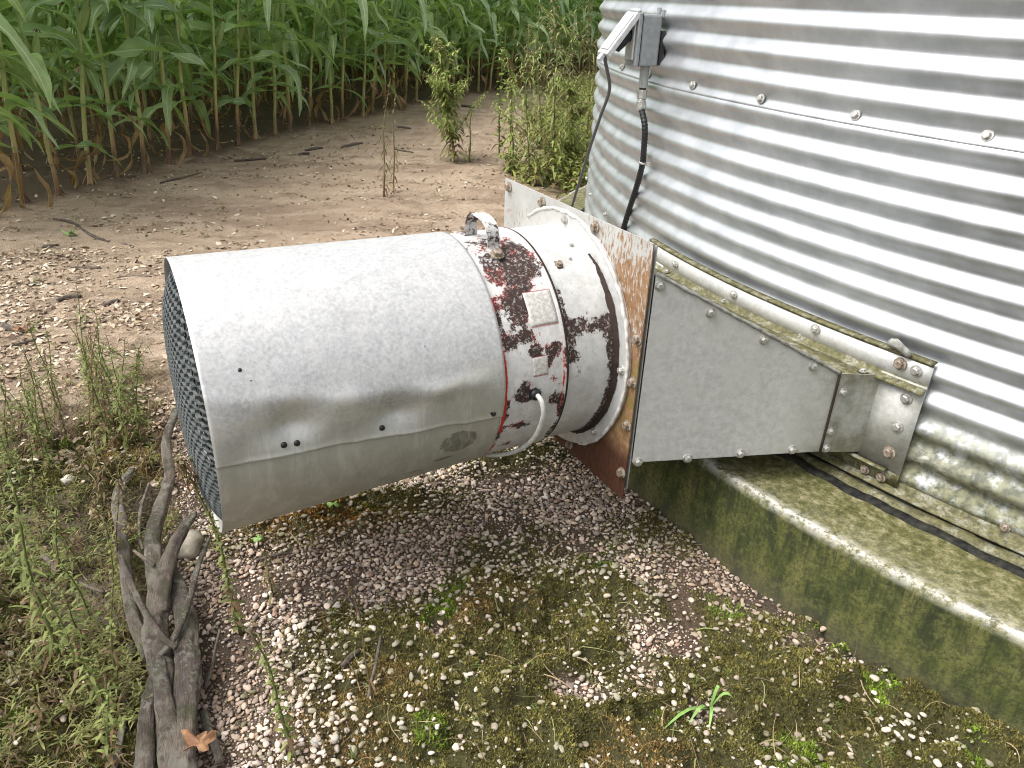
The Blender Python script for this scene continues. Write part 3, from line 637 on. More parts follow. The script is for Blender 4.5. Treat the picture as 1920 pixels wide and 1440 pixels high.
# --- ring flange
v, f = ring_tube([(.005, .300), (.0165, .302), (.0165, .342), (.013, .346), (.004, .346)], 160)
kid('ring_flange', mesh_from('ring_flange', v, f, 'sheet', True, {'moss': np.zeros(len(v))}), fan).modifiers.new('e', 'EDGE_SPLIT').split_angle = R(30)
rp = [F(.013+.004*(fbm(a*.3, 0, 5, 3)), (.346+.006*(fbm(a*.25, 2, 6, 4)-.5))*math.cos(R(a)), (.346+.006*(fbm(a*.25, 2, 6, 4)-.5))*math.sin(R(a))) for a in np.arange(-62, 126, 1.)]
v, f = tube(rp, [.0035+.004*float(fbm(i*.35, 7, 9, 3)) for i in range(len(rp))], 7); kid('sealant_bead', mesh_from('sealant_bead', v, f, 'seal', True), fan)
for a in (89, 136, 181, 226, 271, 316, 1.5): bolt(F(.0165, .325*math.cos(R(a)), .325*math.sin(R(a))), FA, fan, BOLT, 1.05)
# --- square plate, two layers
def plate_attr(V):
    L = V-FC; u = L@FU; z = L[:, 2]
    rust = .34+.24*sst(u, -.0, .30)+.12*sst(z, .0, .33)*sst(u, .0, .2)*sst(.30-z, 0, .1)+.30*sst(-z+.05*u, -.15, .25)-.16*sst(z, .27, .36)
    dark = .9*sst(-z, .10, .32)
    return {'rust': rust, 'rust_dark': dark, 'moss': sst(u, .28, .36)*sst(.15-z, 0, .2)*sst(z+.25, 0, .15)}
pc = lambda s, h: [F(s, -.375, h[0]), F(s, .375, h[0]), F(s, .375, h[1]), F(s, -.375, h[1])]
slab(pc(.004, (-.372, .360)), FA, .0035, 'mounting_plate', 'plate', fan, 40, plate_attr)
slab([F(-.010, -.368, -.345), F(-.010, .372, -.345), F(-.010, .372, .352), F(-.010, -.368, .352)], FA, .003, 'backing_flange', 'sheet', fan, 8, lambda V: {'moss': np.full(len(V), .5)})
for u_, z_ in ((-.14, .338), (.136, .338), (-.345, .338), (.362, .11), (.362, -.012), (.362, -.14), (.10, -.345), (-.1, -.345), (-.362, -.05), (-.362, .15), (.362, -.29), (-.30, -.345)):
    bolt(F(.005, u_, z_), FA, fan, RBOLT, 1.15)
    bolt(F(-.013, u_, z_), -FA, fan, SMALL, 1.)
# --- transition duct
ZB = -.236; ZT = .285; UC, SCR, ZCR = .575, -.510, .008      # crease: half width, axis position, top height
pn = lambda V: {'moss': np.clip(.95*sst(-(V-FC)@FA, .38, .52)*.7+.25*sst(.43-V[:, 2], 0, .06), 0, 1)}
for sg in (1, -1):
    A0, A1, B1, B0 = F(-.014, .377*sg, ZB-.018), F(SCR, UC*sg, ZB), F(SCR, UC*sg, ZCR), F(-.014, .377*sg, ZT)
    nr = np.cross(A1-A0, B0-A0)*sg; nr = nr/np.linalg.norm(nr)
    if (nr@FU)*sg < 0: nr = -nr
    slab([A0, A1, B1, B0], nr, .003, 'duct_side_panel', 'sheet', fan, 20, pn)
    NRM = nr if sg == 1 else None
    if sg == 1:
        FP0, FN = A0, nr
        for px, py in ((1237, 536), (1332, 586), (1432, 637), (1525, 687), (1196, 866), (1289, 859), (1388, 850), (1485, 843), (1548, 840)):
            P = spot_plane(px, py, FP0, FN); bolt(P, FN, fan, BOLT, 1.1)
        ed_ = [B0+(B1-B0)*t+FN*.002+np.array([0, 0, .001+.004*(fbm(t*30, 0, 3, 3)-.5)]) for t in np.linspace(0, 1, 60)]
        v, f = tube(ed_, [.003+.004*float(fbm(i*.5, 2, 5, 3)) for i in range(60)], 6); kid('sealant_bead', mesh_from('sealant_bead', v, f, 'grey_seal', True), fan)
mossy = lambda V: {'moss': np.clip(.55+.4*sst(-((V-FC)@FA), .1, .5), 0, 1)}
slab([F(-.014, -.376, ZT-.002), F(SCR, -UC, ZCR-.002), F(SCR, UC-.001, ZCR-.002), F(-.014, .376, ZT-.002)], (0, 0, 1), .003, 'duct_top_panel', 'sheet', fan, 20, mossy)
slab([F(-.014, -.376, ZB-.015), F(SCR, -UC, ZB+.003), F(SCR, UC-.001, ZB+.003), F(-.014, .376, ZB-.015)], (0, 0, -1), .003, 'duct_bottom_panel', 'sheet', fan, 10, lambda V: {'moss': np.full(len(V), .3)})
# straight throat from the crease to the wall
DR, DL = -142.6, -159.4; RW = RS+.016; ZSB, ZST = .326, .692
cr = F(SCR, UC, 0); cl = F(SCR, -UC, 0)
def vert_quad(P, Q_, z0a, z1a, z0b, z1b): return [np.array([P[0], P[1], z0a]), np.array([Q_[0], Q_[1], z0b]), np.array([Q_[0], Q_[1], z1b]), np.array([P[0], P[1], z1a])]
zb_, zt_ = FC[2]+ZB, FC[2]+ZCR
for sg, dg, cr_ in ((1, DR, cr), (-1, DL, cl)):
    wp = wall_pt(dg, RW+.003, 0)
    qd = vert_quad(cr_, wp, zb_, zt_, .376, .618); nr = np.cross(qd[1]-qd[0], qd[3]-qd[0]); nr = nr if (nr@FU)*sg > 0 else -nr; nr = nr/np.linalg.norm(nr)
    slab([p_+nr*.0035 for p_ in qd], nr, .003, 'throat_side_panel', 'sheet', fan, 10, lambda V: {'moss': np.full(len(V), .85)})
    if sg == 1:
        for px, py in ((1580, 735), (1556, 809)): bolt(spot_plane(px, py, qd[0]+nr*.004, nr), nr, fan, BOLT, 1.05)
        v, f = tube([cr_*[1, 1, 0]+[0, 0, z_]+nr*.004 for z_ in np.linspace(zb_, zt_+.004, 8)], .0035, 6); kid('sealant_bead', mesh_from('sealant_bead', v, f, 'dark_gap', True), fan)
# throat top and bottom following the wall
def wallstrip(name, mat, d0, d1, prof, moss=.0, n_=40):
    dd = np.linspace(d0, d1, n_); V = [wall_pt(d, r_, z_) for d in dd for r_, z_ in prof]
    me = mesh_from(name, V, grid(n_, len(prof)), mat, False, {'moss': np.full(len(V), moss)})
    bm = bmesh.new(); bm.from_mesh(me)
    bmesh.ops.recalc_face_normals(bm, faces=bm.faces); bm.to_mesh(me); bm.free()
    o = kid(name, me, fan); md = o.modifiers.new('thick', 'SOLIDIFY'); md.thickness = .003; md.offset = 0
    if mat == 'sheet': o.data['soft'] = 1
    return o
for nm, z0, z1 in (('throat_top_panel', zt_-.002, .616), ('throat_bottom_panel', zb_+.003, .378)):
    k = 24; V = []
    for t in np.linspace(0, 1, k):
        a = cl+(cr-cl)*t; b = wall_pt(DL+(DR-DL)*t, RW, 0); V += [(a[0], a[1], z0), (b[0], b[1], z1)]
    o = kid(nm, mesh_from(nm, V, grid(k, 2), 'mossy_metal'), fan); md = o.modifiers.new('thick', 'SOLIDIFY'); md.thickness = .003
DE, DF = -140.4, -161.6
wallstrip('wall_flange_top', 'sheet', DF, DE, [(RW+.002, .622), (RW+.002, .692)], .12)
wallstrip('ledge_angle', 'mossy_metal', DF, DE, [(RW+.003, .634), (RW+.006, .624), (RW+.022, .619), (RW+.025, .613)], .9)
wallstrip('sealant_bead', 'mossy_metal', DF, DE, [(RS+.004, .700), (RW+.006, .697), (RW+.004, .690)], .9)
wallstrip('wall_flange_side', 'sheet', DR, DE, [(RW+.005, .362), (RW+.005, .632)], .55, 4)
wallstrip('wall_flange_side', 'sheet', DF, DL, [(RW+.005, .362), (RW+.005, .632)], .30, 4)
wallstrip('wall_flange_bottom', 'mossy_metal', DF, DE, [(RW+.004, .322), (RW+.004, .368)], .9)
wallstrip('ledge_angle', 'mossy_metal', -145.5, DE-.6, [(RW+.005, .364), (RW+.022, .370), (RW+.030, .366)], .9, 14)
for px, py, k in ((1267, 496, 1.1), (1376, 552, 1.1), (1529, 617, 1.2), (1688, 682, 1.25), (1718, 695, 1.25), (1700, 747, 1.3), (1683, 800, 1.3), (1668, 848, 1.3), (1622, 880, 1.), (1652, 895, 1.)):
    d_, z_ = spot_wall(px, py, RW+.007); me_ = RBOLT if (px, py) in ((1688, 682), (1668, 848), (1622, 880), (1652, 895)) else BOLT
    bolt(wall_pt(d_, RW+.0075, z_), wall_n(d_), fan, me_, k)
for px, py in ((1250, 510), (1357, 566), (1500, 632), (1618, 697)):
    P = spot(px, py, .626); bolt(P, (0, 0, 1), fan, SMALL, 1.25)
v, f = tube(spline([wall_pt(-142.6, RW+.01, .712), wall_pt(-142.2, RW+.02, .722), wall_pt(-141.8, RW+.016, .712), wall_pt(-141.5, RW+.01, .700)], 3), [.012, .014, .013, .015, .013, .012, .010, .011, .009, .006], 7, True, .5, 3)
kid('sealant_lump', mesh_from('sealant_lump', v, f, 'grey_seal', True), fan)

# ================================================================== OUTLET BOX
d0 = -164.3; bn = wall_n(d0); bt = np.array([-math.sin(R(d0)), math.cos(R(d0)), 0.]); bo = wall_pt(d0, RS+.012, 0)
def B(o_, t, z_): return bo+bn*o_+bt*t+np.array([0, 0, z_])
ob = thing('outlet_box', tuple(B(0, 0, 1.29)), 'grey outlet box on the bin wall with its cover flap lifted by a plug', 'outlet box')
def addbox(name, mat, root, *a, bev=.003, fn=B):
    V, q = box_v(fn, *a); me = mesh_from(name, V, q, mat)
    bm = bmesh.new(); bm.from_mesh(me); bmesh.ops.recalc_face_normals(bm, faces=bm.faces); bm.to_mesh(me); bm.free()
    o = kid(name, me, root); md = o.modifiers.new('bev', 'BEVEL'); md.width = bev; md.segments = 2; return o
zb, zt = 1.288, 1.452
addbox('box_body', 'box', ob, .004, .076, -.045, .045, zb, zt, bev=.006)
addbox('face_plate', 'box', ob, .078, .092, -.049, .049, zb-.004, zt+.004, bev=.003)
addbox('gasket', 'rubber', ob, .0755, .0785, -.047, .047, zb-.002, zt+.002, bev=.0005)
addbox('socket_frame', 'lid', ob, .0925, .100, -.034, .034, zb+.018, zt-.018, bev=.003)
addbox('mounting_ear', 'box', ob, -.004, .004, -.012, .012, zt, zt+.022, bev=.002)
addbox('mounting_ear', 'box', ob, -.004, .004, .030, .047, zt-.01, zt+.016, bev=.002)
addbox('wall_seal', 'rubber', ob, -.012, .0035, -.052, .054, zb+.004, zt-.05, bev=.004)
v, f = tube([B(.088, -.04, zt+.010), B(.088, .04, zt+.010)], .006, 10); kid('hinge', mesh_from('hinge', v, f, 'lid', True), ob)
# lid swung up about its hinge
LA = R(37)
def LD(o_, t, z_):   # lid space: z down the flap, o outward thickness
    h = B(.094, 0, zt+.008); dn = bn*math.sin(LA)+np.array([0, 0, -1.])*math.cos(LA); ou = bn*math.cos(LA)+np.array([0, 0, 1.])*math.sin(LA)
    return h+dn*z_+ou*o_+bt*t
addbox('cover_flap', 'lid', ob, -.016, .004, -.047, .047, .004, .172, bev=.004, fn=LD)
addbox('cover_rim', 'lid', ob, .0042, .008, -.036, .036, .016, .156, bev=.002, fn=LD)
addbox('cover_latch', 'lid', ob, -.010, .004, -.014, .014, .172, .196, bev=.003, fn=LD)
for k, (z0, l_) in enumerate(((.086, .018), (.104, .010), (.112, .014), (.121, .012), (.130, .016))):
    addbox('raised_mark', 'lid', ob, .0082, .0094, -.012, -.012+l_, z0, z0+.003, bev=.0004, fn=LD)
v, f = tube(spline([B(.098, 0, 1.385), B(.122, 0, 1.378), B(.140, 0, 1.355), B(.150, 0, 1.335)], 3), [.020, .022, .023, .024, .024, .024, .022, .020, .017, .015], 12); kid('plug', mesh_from('plug', v, f, 'rubber', True), ob)
# fitting and flexible conduit
co_ = thing('flexible_conduit', tuple(B(.04, .0, .70)), 'black flexible conduit running down the bin wall from the outlet box to the fan plate', 'conduit')
v, f = tube([B(.033, .004, z_) for z_ in (1.289, 1.282, 1.279, 1.215, 1.213)], [.018, .018, .0165, .0165, .015], 20); kid('hub', mesh_from('hub', v, f, 'pvc'), co_)
v, f = tube([B(.033, .004, z_) for z_ in (1.216, 1.206)], .0125, 12); kid('thread', mesh_from('thread', v, f, 'rubber'), co_)
v, f = tube([B(.033, .004, z_) for z_ in (1.207, 1.205, 1.178, 1.176)], [.0165, .018, .018, .0165], 8); kid('connector_nut', mesh_from('connector_nut', v, f, 'zinc'), co_)
v, f = tube([B(.033, .004, z_) for z_ in (1.1755, 1.172, 1.166, 1.164)], [.015, .0155, .0155, .017], 16); kid('connector_nut', mesh_from('connector_nut', v, f, 'zinc', True), co_)
v, f = tube([B(.033, .004, z_) for z_ in (1.1635, 1.150, 1.138, 1.136)], [.0195, .0205, .019, .0165], 8); kid('connector_nut', mesh_from('connector_nut', v, f, 'zinc'), co_)
def wallp(px, py, off): d_, z_ = spot_wall(px, py, RS+off); return wall_pt(d_, RS+off, z_)
cpts = [B(.033, .004, 1.15), B(.033, .004, 1.10)]+[wallp(px, py, .040-.022*min(1, i/4)+.0) for i, (px, py) in enumerate(((1209, 235), (1208, 270), (1205, 305), (1198, 335), (1190, 362), (1180, 392), (1170, 425), (1160, 460)))]
CP = spline(cpts[:1]+cpts[2:], 30); rr = [.0112+.0007*math.sin(i*1.1) for i in range(len(CP))]
v, f = tube(CP, rr, 14); kid('conduit', mesh_from('conduit', v, f, 'rubber', True), co_)
i0 = int(np.argmin([abs(c_[2]-wallp(1205, 305, .03)[2]) for c_ in CP])); v, f = tube(CP[i0-2:i0+2], .0145, 14); kid('strap', mesh_from('strap', v, f, 'zinc', True), co_)
q_ = CP[i0]+bt*.020-bn*.012; addbox('strap_foot', 'zinc', co_, -.004, .004, -.014, .014, -.006, .006, bev=.001, fn=lambda a, b, c_: q_+bn*a+bt*b+np.array([0, 0, c_]))
# grey cord: plug to the ground behind the plate
cd_ = thing('power_cord', tuple(spot(1060, 430, 0)), 'thin grey cord hanging from the lifted outlet cover to the ground behind the plate', 'cord')
p0 = LD(-.012, 0, .168)
e1 = lambda px, py, r_: wallp(px, py, r_)
cc = spline([B(.145, 0, 1.345), p0+np.array([0, 0, -.004]), e1(1143, 165, .15), e1(1127, 215, .15), e1(1110, 265, .15), e1(1096, 310, .14), e1(1085, 345, .14), e1(1074, 382, .14), e1(1058, 440, .14)]+[e1(1058, 440, .14)+np.array([-.05, -.05, -.3]), e1(1058, 440, .14)*[1, 1, 0]+np.array([-.12, -.10, .01])], 8)
v, f = tube(cc, .0062, 10); kid('cord', mesh_from('cord', v, f, 'cord', True), cd_)

# ================================================================== CORN
CS = 1.36
def leaf_mesh(name, mat, L, W, up, droop, twist, wav, seed, hang=False):
    n_ = 12; m_ = 5; V = []; uv = []; r_ = random.Random(seed)
    x = z = 0.; th = up; ds = L/n_; kink = r_.uniform(.45, .9) if not hang else .15; ph = r_.uniform(0, 6); side = r_.uniform(-.25, .25)
    for i in range(n_+1):
        t = i/n_; w_ = W*(min(1, .45+t*2.2))*(1-t**2.2)**.8*.5+.0008
        lat = side*t*t*L; tw = twist*t
        for j in range(m_):
            s = (j/(m_-1)-.5)*2; fold = abs(s)*w_*(.35-.15*t); wv = wav*math.sin(t*16+ph+(1.3 if s > 0 else 0))*abs(s)**2*w_*3*min(1, t*4)
            y_ = s*w_*math.cos(tw)-(fold+wv)*math.sin(tw); zz_ = s*w_*math.sin(tw)+(fold+wv)*math.cos(tw)
            V.append((x-zz_*math.sin(th)*1., lat+y_, z+zz_*math.cos(th))); uv.append((j/(m_-1), t, 0))
        th -= droop/n_*(1 if abs(t-kink) > .09 else 2.6); x += ds*math.cos(th); z += ds*math.sin(th)
    return mesh_from(name, V, grid(n_+1, m_), mat, True, {'luv': np.array(uv)})
LEAF = [leaf_mesh('leaf', 'cornleaf', random.uniform(.62, .90), random.uniform(.088, .130), random.uniform(.35, 1.0), random.uniform(.9, 1.9), random.uniform(-.8, .8), random.uniform(.10, .22), i) for i in range(20)]
DEAD = [leaf_mesh('dead_leaf', 'deadleaf', random.uniform(.28, .55), random.uniform(.02, .045), random.uniform(-.2, .7), random.uniform(2.0, 3.2), random.uniform(-3, 3), .35, 50+i, True) for i in range(8)]
def stalk_mesh(seed, h=2.1):
    r_ = random.Random(seed); P = []; rad = []; zn = np.arange(0, h, .145); bx, by = r_.uniform(-.04, .04), r_.uniform(-.04, .04); k = 0
    for z_ in zn:
        for dz, kk in ((-.010, 1.), (0, 1.22), (.010, 1.)):
            if z_+dz < 0: continue
            t = (z_+dz)/h; P.append((bx*t*t*2+.004*math.sin(z_*9+seed), by*t*t*2, z_+dz)); rad.append((.0135-.0085*t)*kk*(1.15 if z_ < .1 else 1))
    parts = [tube(P, rad, 7)]
    for i in range(6):   # brace roots
        a = i*1.05+r_.random(); parts.append(tube([(.008*math.cos(a), .008*math.sin(a), .06), (.03*math.cos(a), .03*math.sin(a), .02), (.045*math.cos(a), .045*math.sin(a), -.03)], .003, 4, False))
    return mesh_from('stalk', *join(parts), 'stalk', True)
STALK = [stalk_mesh(i) for i in range(6)]
def ear_mesh(seed):
    P = [(0, 0, z_) for z_ in np.linspace(0, .22, 9)]; rad = [.008, .019, .025, .028, .028, .025, .020, .012, .004]
    return mesh_from('ear', *tube(P, rad, 9), 'husk', True)
EAR = ear_mesh(1); SILK = mesh_from('silk', *join([tube([(0, 0, 0), (.01*math.cos(a), .01*math.sin(a), .02), (.022*math.cos(a), .022*math.sin(a), .0)], .0022, 4) for a in (0, 1.3, 2.6, 3.9, 5.2)]), 'silk')
def corn_layout(seed):
    r_ = random.Random(seed); base = r_.uniform(0, PI); L = []
    z_ = .29+r_.uniform(-.05, .07); k = 0
    while z_ < 2.05:
        L.append(('leaf', r_.choice(LEAF), z_, base+(k % 2)*PI+r_.uniform(-.45, .45), (.72 if z_ < .5 else 1.)*r_.uniform(.8, 1.12), r_.uniform(-.15, .15))); z_ += r_.uniform(.105, .145); k += 1
    for j in range(r_.choice((1, 2, 2, 3))):
        L.append(('dead_leaf', r_.choice(DEAD), r_.uniform(.12, .42), r_.uniform(0, 6.28), r_.uniform(.7, 1.1), r_.uniform(-.3, .2)))
    L.append(('ear', EAR, r_.uniform(.68, .90), base+r_.uniform(-.3, .3), r_.uniform(.8, 1.1), 0))
    return L
def corn_plant(x, y, z_, seed, label, group):
    r_ = random.Random(seed*3+1); root = thing('corn_plant', (x, y, z_-.01), label, 'corn', group)
    root.rotation_euler = (r_.uniform(-.05, .05), (.075 if group == 'corn plants of the field edge' else .03)+r_.uniform(-.045, .045), 0); s_ = CS*r_.uniform(.92, 1.08); root.scale = (s_, s_, s_)
    link('stalk', STALK[seed % 6], root)
    for nm, me_, h_, a_, sc, tl in corn_layout(seed):
        if nm == 'ear':
            o = link('ear', me_, root); o.location = (.018*math.cos(a_), .018*math.sin(a_), h_); o.rotation_euler = (0, .28, a_); o.scale = (sc,)*3
            k = link('silk', SILK, o); k.location = (0, 0, .218)
        else:
            o = link(nm, me_, root); o.location = (.008*math.cos(a_), .008*math.sin(a_), h_); o.rotation_euler = (tl, 0, a_); o.scale = (sc,)*3
    return root
# rows follow the curved field edge
SEG = np.r_[0, np.cumsum(np.linalg.norm(np.diff(ROWS, axis=0), axis=1))]
def row_at(t, off):
    x = np.interp(t, SEG, ROWS[:, 0]); y = np.interp(t, SEG, ROWS[:, 1]); x2 = np.interp(t+.2, SEG, ROWS[:, 0]); y2 = np.interp(t+.2, SEG, ROWS[:, 1])
    d = np.array([x2-x, y2-y]); d = d/(np.linalg.norm(d)+1e-9); return np.array([x, y])+np.array([-d[1], d[0]])*off
def pix(P):
    d = np.array(P)-EYE; zf = d@FWD; return 960+FP*(d@RGT)/zf, 720-FP*(d@UPV)/zf, zf
cand = []; bulk = []
for k in range(13):
    t = random.uniform(0, .2)+(1.2 if k < 2 else 3.0)
    while t < SEG[-1]-.4:
        P = row_at(t, k*.92+random.uniform(-.05, .05)); px, py, zf = pix([P[0], P[1], .6])
        t += random.uniform(.27, .40) if k == 0 else random.uniform(.26, .38)
        if not (-330 < px < 1250) or zf < 1: continue
        (cand if k < 5 else bulk).append((k, P[0], P[1], px, zf))
cand.sort(key=lambda c_: (c_[0], c_[4])); cand0 = [c_ for c_ in cand if c_[0] == 0]; rest = sorted([c_ for c_ in cand if c_[0]], key=lambda c_: c_[4])
ORD = 'first second third fourth fifth sixth seventh eighth ninth tenth eleventh twelfth thirteenth fourteenth fifteenth sixteenth seventeenth eighteenth nineteenth twentieth'.split()
keep = cand0+rest[:max(0, 296-len(cand0))]; bulk += [c_ for c_ in rest[max(0, 296-len(cand0)):]]
TENS = ['', '', 'twenty', 'thirty', 'forty', 'fifty', 'sixty', 'seventy']
def nth(k_):
    return ORD[k_] if k_ < 20 else (TENS[(k_+1)//10]+('-'+ORD[(k_+1) % 10-1] if (k_+1) % 10 else 'th')).replace('yth', 'ieth')
front = sorted([c_[3] for c_ in keep if c_[0] == 0 and c_[3] >= 0]); used_lab = {}
outl = sorted([c_[4] for c_ in keep if c_[0] == 0 and c_[3] < 0])
RN = ['', 'second', 'third', 'fourth', 'fifth']
for i, (k, x, y, px, zf) in enumerate(keep):
    if k == 0 and px >= 0: lab = 'corn plant on the field edge, %s stalk from the left' % nth(front.index(px))
    elif k == 0: lab = 'edge corn plant rooted past the left margin, %s nearest the camera' % nth(outl.index(zf))
    else:
        j = int(np.searchsorted(front, px))
        lab = ('%s row corn plant glimpsed just left of the %s edge stalk' % (RN[k], nth(j))) if j < len(front) else '%s row corn plant beyond the last edge stalk, beside the bin' % RN[k]
        if px < 0: lab = '%s row corn plant behind the left margin' % RN[k]
        if lab in used_lab: lab = lab.replace('row corn plant', 'row corn plant, the farther one,')
    used_lab[lab] = 1
    corn_plant(x, y, float(gz(np.array(x), np.array(y))), i+3, lab, 'corn plants of the field edge' if k == 0 else 'corn plants inside the field')
# the far mass of the field: one object
def merge(items):          # items: (V, F list array quads, matrix) -> arrays
    pass
def mesh_arr(me):
    V = np.empty(len(me.vertices)*3, np.float32); me.vertices.foreach_get('co', V); V = V.reshape(-1, 3)
    quads = np.array([p.vertices[:] for p in me.polygons if len(p.vertices) == 4], np.int64); return V, quads
cache = {}
def arr(me):
    if me.name not in cache:
        V, q = mesh_arr(me); a = me.attributes.get('luv'); uv = np.zeros(len(V)*3, np.float32)
        if a: a.data.foreach_get('vector', uv)
        cache[me.name] = (V, q, uv.reshape(-1, 3))
    return cache[me.name]
VV, QQ, UU, off = [], [], [], 0; SV, SQ, so_ = [], [], 0
for i, (k, x, y, px, zf) in enumerate(bulk):
    if zf > 20 and i % 2: continue
    seed = i+900
    V, q, _u = arr(STALK[seed % 6]); SV.append(V*CS+np.array([x, y, 0])); SQ.append(q+so_); so_ += len(V)
    for nm, me_, h_, a_, sc, tl in corn_layout(seed):
        if nm == 'ear': continue
        V, q, uv = arr(me_); c_, s_ = math.cos(a_), math.sin(a_); Rm = np.array([[c_, -s_, 0], [s_, c_, 0], [0, 0, 1]])
        VV.append(((V*sc)@Rm.T+np.array([0, 0, h_]))*CS+np.array([x, y, 0])); QQ.append(q+off); UU.append(uv); off += len(V)
if VV:
    me = mesh_from('corn_field_mass', np.vstack(VV), np.vstack(QQ), 'cornleaf', True, {'luv': np.vstack(UU)})
    o = link('corn_field', me, label='dense dark mass of corn filling the field beyond the nearer rows', cat='corn field', kind='stuff')
    me = mesh_from('corn_stalk_mass', np.vstack(SV), np.vstack(SQ), 'stalk', True); link('stalks', me, o)

# ================================================================== PEBBLES, MOSS, CHIPS
def scatter(name, mat, protos, P, rot3, scale, cols, smooth=True):   # protos: list of (V,F tri)
    VV, QQ, CC, off = [], [], [], 0; which = rng.integers(0, len(protos), len(P))
    for k, (PV, PF) in enumerate(protos):
        ii = np.where(which == k)[0]
        if not len(ii): continue
        v = PV[None]*scale[ii][:, None]; v = np.einsum('nij,nvj->nvi', rot3[ii], v)+P[ii][:, None]
        VV.append(v.reshape(-1, 3)); QQ.append((PF[None]+(np.arange(len(ii))*len(PV))[:, None, None]+off).reshape(-1, PF.shape[1])); CC.append(np.repeat(cols[ii], len(PV), 0)); off += len(ii)*len(PV)
    return mesh_from(name, np.vstack(VV), np.vstack(QQ), mat, smooth, {'col': np.vstack(CC)})
def rot_z(a, tilt=0.):
    n_ = len(a); c_, s_ = np.cos(a), np.sin(a); Z = np.zeros((n_, 3, 3)); Z[:, 0, 0] = c_; Z[:, 0, 1] = -s_; Z[:, 1, 0] = s_; Z[:, 1, 1] = c_; Z[:, 2, 2] = 1
    tx = rng.normal(0, 1, n_)*tilt; X_ = np.zeros((n_, 3, 3)); X_[:, 0, 0] = 1; X_[:, 1, 1] = np.cos(tx); X_[:, 1, 2] = -np.sin(tx); X_[:, 2, 1] = np.sin(tx); X_[:, 2, 2] = np.cos(tx)
    return Z@X_@Z.transpose(0, 2, 1)@np.roll(Z, 1, 0)
def ico(sub):
    bm = bmesh.new(); bmesh.ops.create_icosphere(bm, subdivisions=sub, radius=1.); bm.verts.ensure_lookup_table()
    V = np.array([v_.co[:] for v_ in bm.verts]); Fq = np.array([[v_.index for v_ in f_.verts] for f_ in bm.faces]); bm.free(); return V, Fq
def stone(sub, seed):
    V, Fq = ico(sub); r_ = np.random.default_rng(seed); V = V.copy()
    for _ in range(8):
        d = r_.normal(size=3); d /= np.linalg.norm(d); h = r_.uniform(.42, .78); k = V@d; V = V-np.clip(k-h, 0, None)[:, None]*d*.85
    return V*np.array([1., r_.uniform(.62, .9), r_.uniform(.42, .68)]), Fq
ST80 = [stone(2, i) for i in range(10)]; ST20 = [stone(1, 30+i) for i in range(8)]
def jit(x0, x1, y0, y1, d):
    xs, ys = np.meshgrid(np.arange(x0, x1, d), np.arange(y0, y1, d*.9)); xs = xs+(np.arange(xs.shape[0]) % 2)[:, None]*d/2
    return (xs+rng.uniform(-.42, .42, xs.shape)*d).ravel(), (ys+rng.uniform(-.42, .42, ys.shape)*d).ravel()
PAL = np.array([(.60, .52, .45), (.48, .40, .33), (.42, .37, .33), (.33, .29, .26), (.27, .20, .155), (.20, .175, .16), (.52, .42, .31), (.70, .66, .60), (.38, .28, .22), (.55, .50, .46)])
PW = np.array([.18, .16, .12, .11, .10, .08, .07, .09, .06, .06])
def vis(x, y, m_=90):
    d = np.stack([x, y, np.zeros_like(x)], -1)-EYE; zf = d@FWD; u_ = 960+FP*(d@RGT)/zf; v_ = 720-FP*(d@UPV)/zf
    return (zf > .2) & (u_ > -m_-60) & (u_ < 1920+m_) & (v_ < 1440+m_*1.5)
def pebbles(x, y, dens, szs, protos, name, label, sink=.15):
    k = (rng.random(len(x)) < dens) & (np.hypot(x-SC[0], y-SC[1]) > RC+.004); x, y = x[k], y[k]; n_ = len(x)
    sz = szs[0]+(szs[1]-szs[0])*rng.random(n_)**1.8
    moss, gravel, *_r = masks(x, y)
    col = PAL[rng.choice(len(PAL), n_, p=PW/PW.sum())]*rng.uniform(.95, 1.40, (n_, 1))*np.array([1.12, 1.04, .99])
    bright = np.clip(moss*1.0, 0, .55)[:, None]; col = col*(1-bright)+np.array([.58, .53, .44])*bright
    sl_ = sst(fbm(x*3.1, y*3.1, 211, 4), .50, .64)[:, None]*.5; col = col*(1-sl_)+np.array([.22, .155, .105])*sl_
    gr = (rng.random(n_) < .45*moss+.08)[:, None]*.55; col = col*(1-gr)+np.array([.14, .15, .06])*gr
    z_ = gz(x, y)+sz*(.5-sink)+rng.uniform(0, .35, n_)*sz
    P = np.stack([x, y, z_], -1); sc = sz[:, None]*np.ones((1, 3))*rng.uniform(.85, 1.15, (n_, 3))
    return scatter(name, 'pebble', protos, P, rot_z(rng.uniform(0, 6.28, n_), .45), sc, col)
x, y = jit(-1.4, 1.7, .75, 2.75, .0148); k = vis(x, y); x, y = x[k], y[k]; g_ = masks(x, y)
me = pebbles(x, y, np.clip(g_[1]*1.0+.04*g_[0], 0, .97), (.0056, .0122), ST80, 'gravel', '')
gr_ = link('gravel', me, label='bed of small rounded pale pebbles spread under the fan beside the footing', cat='gravel', kind='stuff')
x, y = jit(-1.4, 1.7, .75, 2.75, .0088); k = vis(x, y); x, y = x[k], y[k]; g_ = masks(x, y)
me = pebbles(x, y, np.clip(g_[1]*.95, 0, 1), (.0028, .0055), ST20, 'grit', '', .5); link('grit', me, gr_)
# sparse stones: moss zone, weeds and the track
x = rng.uniform(-1.9, 1.7, 7000); y = rng.uniform(.75, 3.2, 7000); k = vis(x, y); x, y = x[k], y[k]; g_ = masks(x, y); cl_ = sst(fbm(x*5, y*5, 131, 3), .52, .60)
me = pebbles(x, y, np.clip((g_[0]*.9+g_[2]*.5)*cl_+.035, 0, 1), (.0060, .0135), ST80, 'loose', '', .30)
link('loose_pebbles', me, label='scattered pale pebbles half sunk in the moss and weeds', cat='pebbles', kind='stuff')
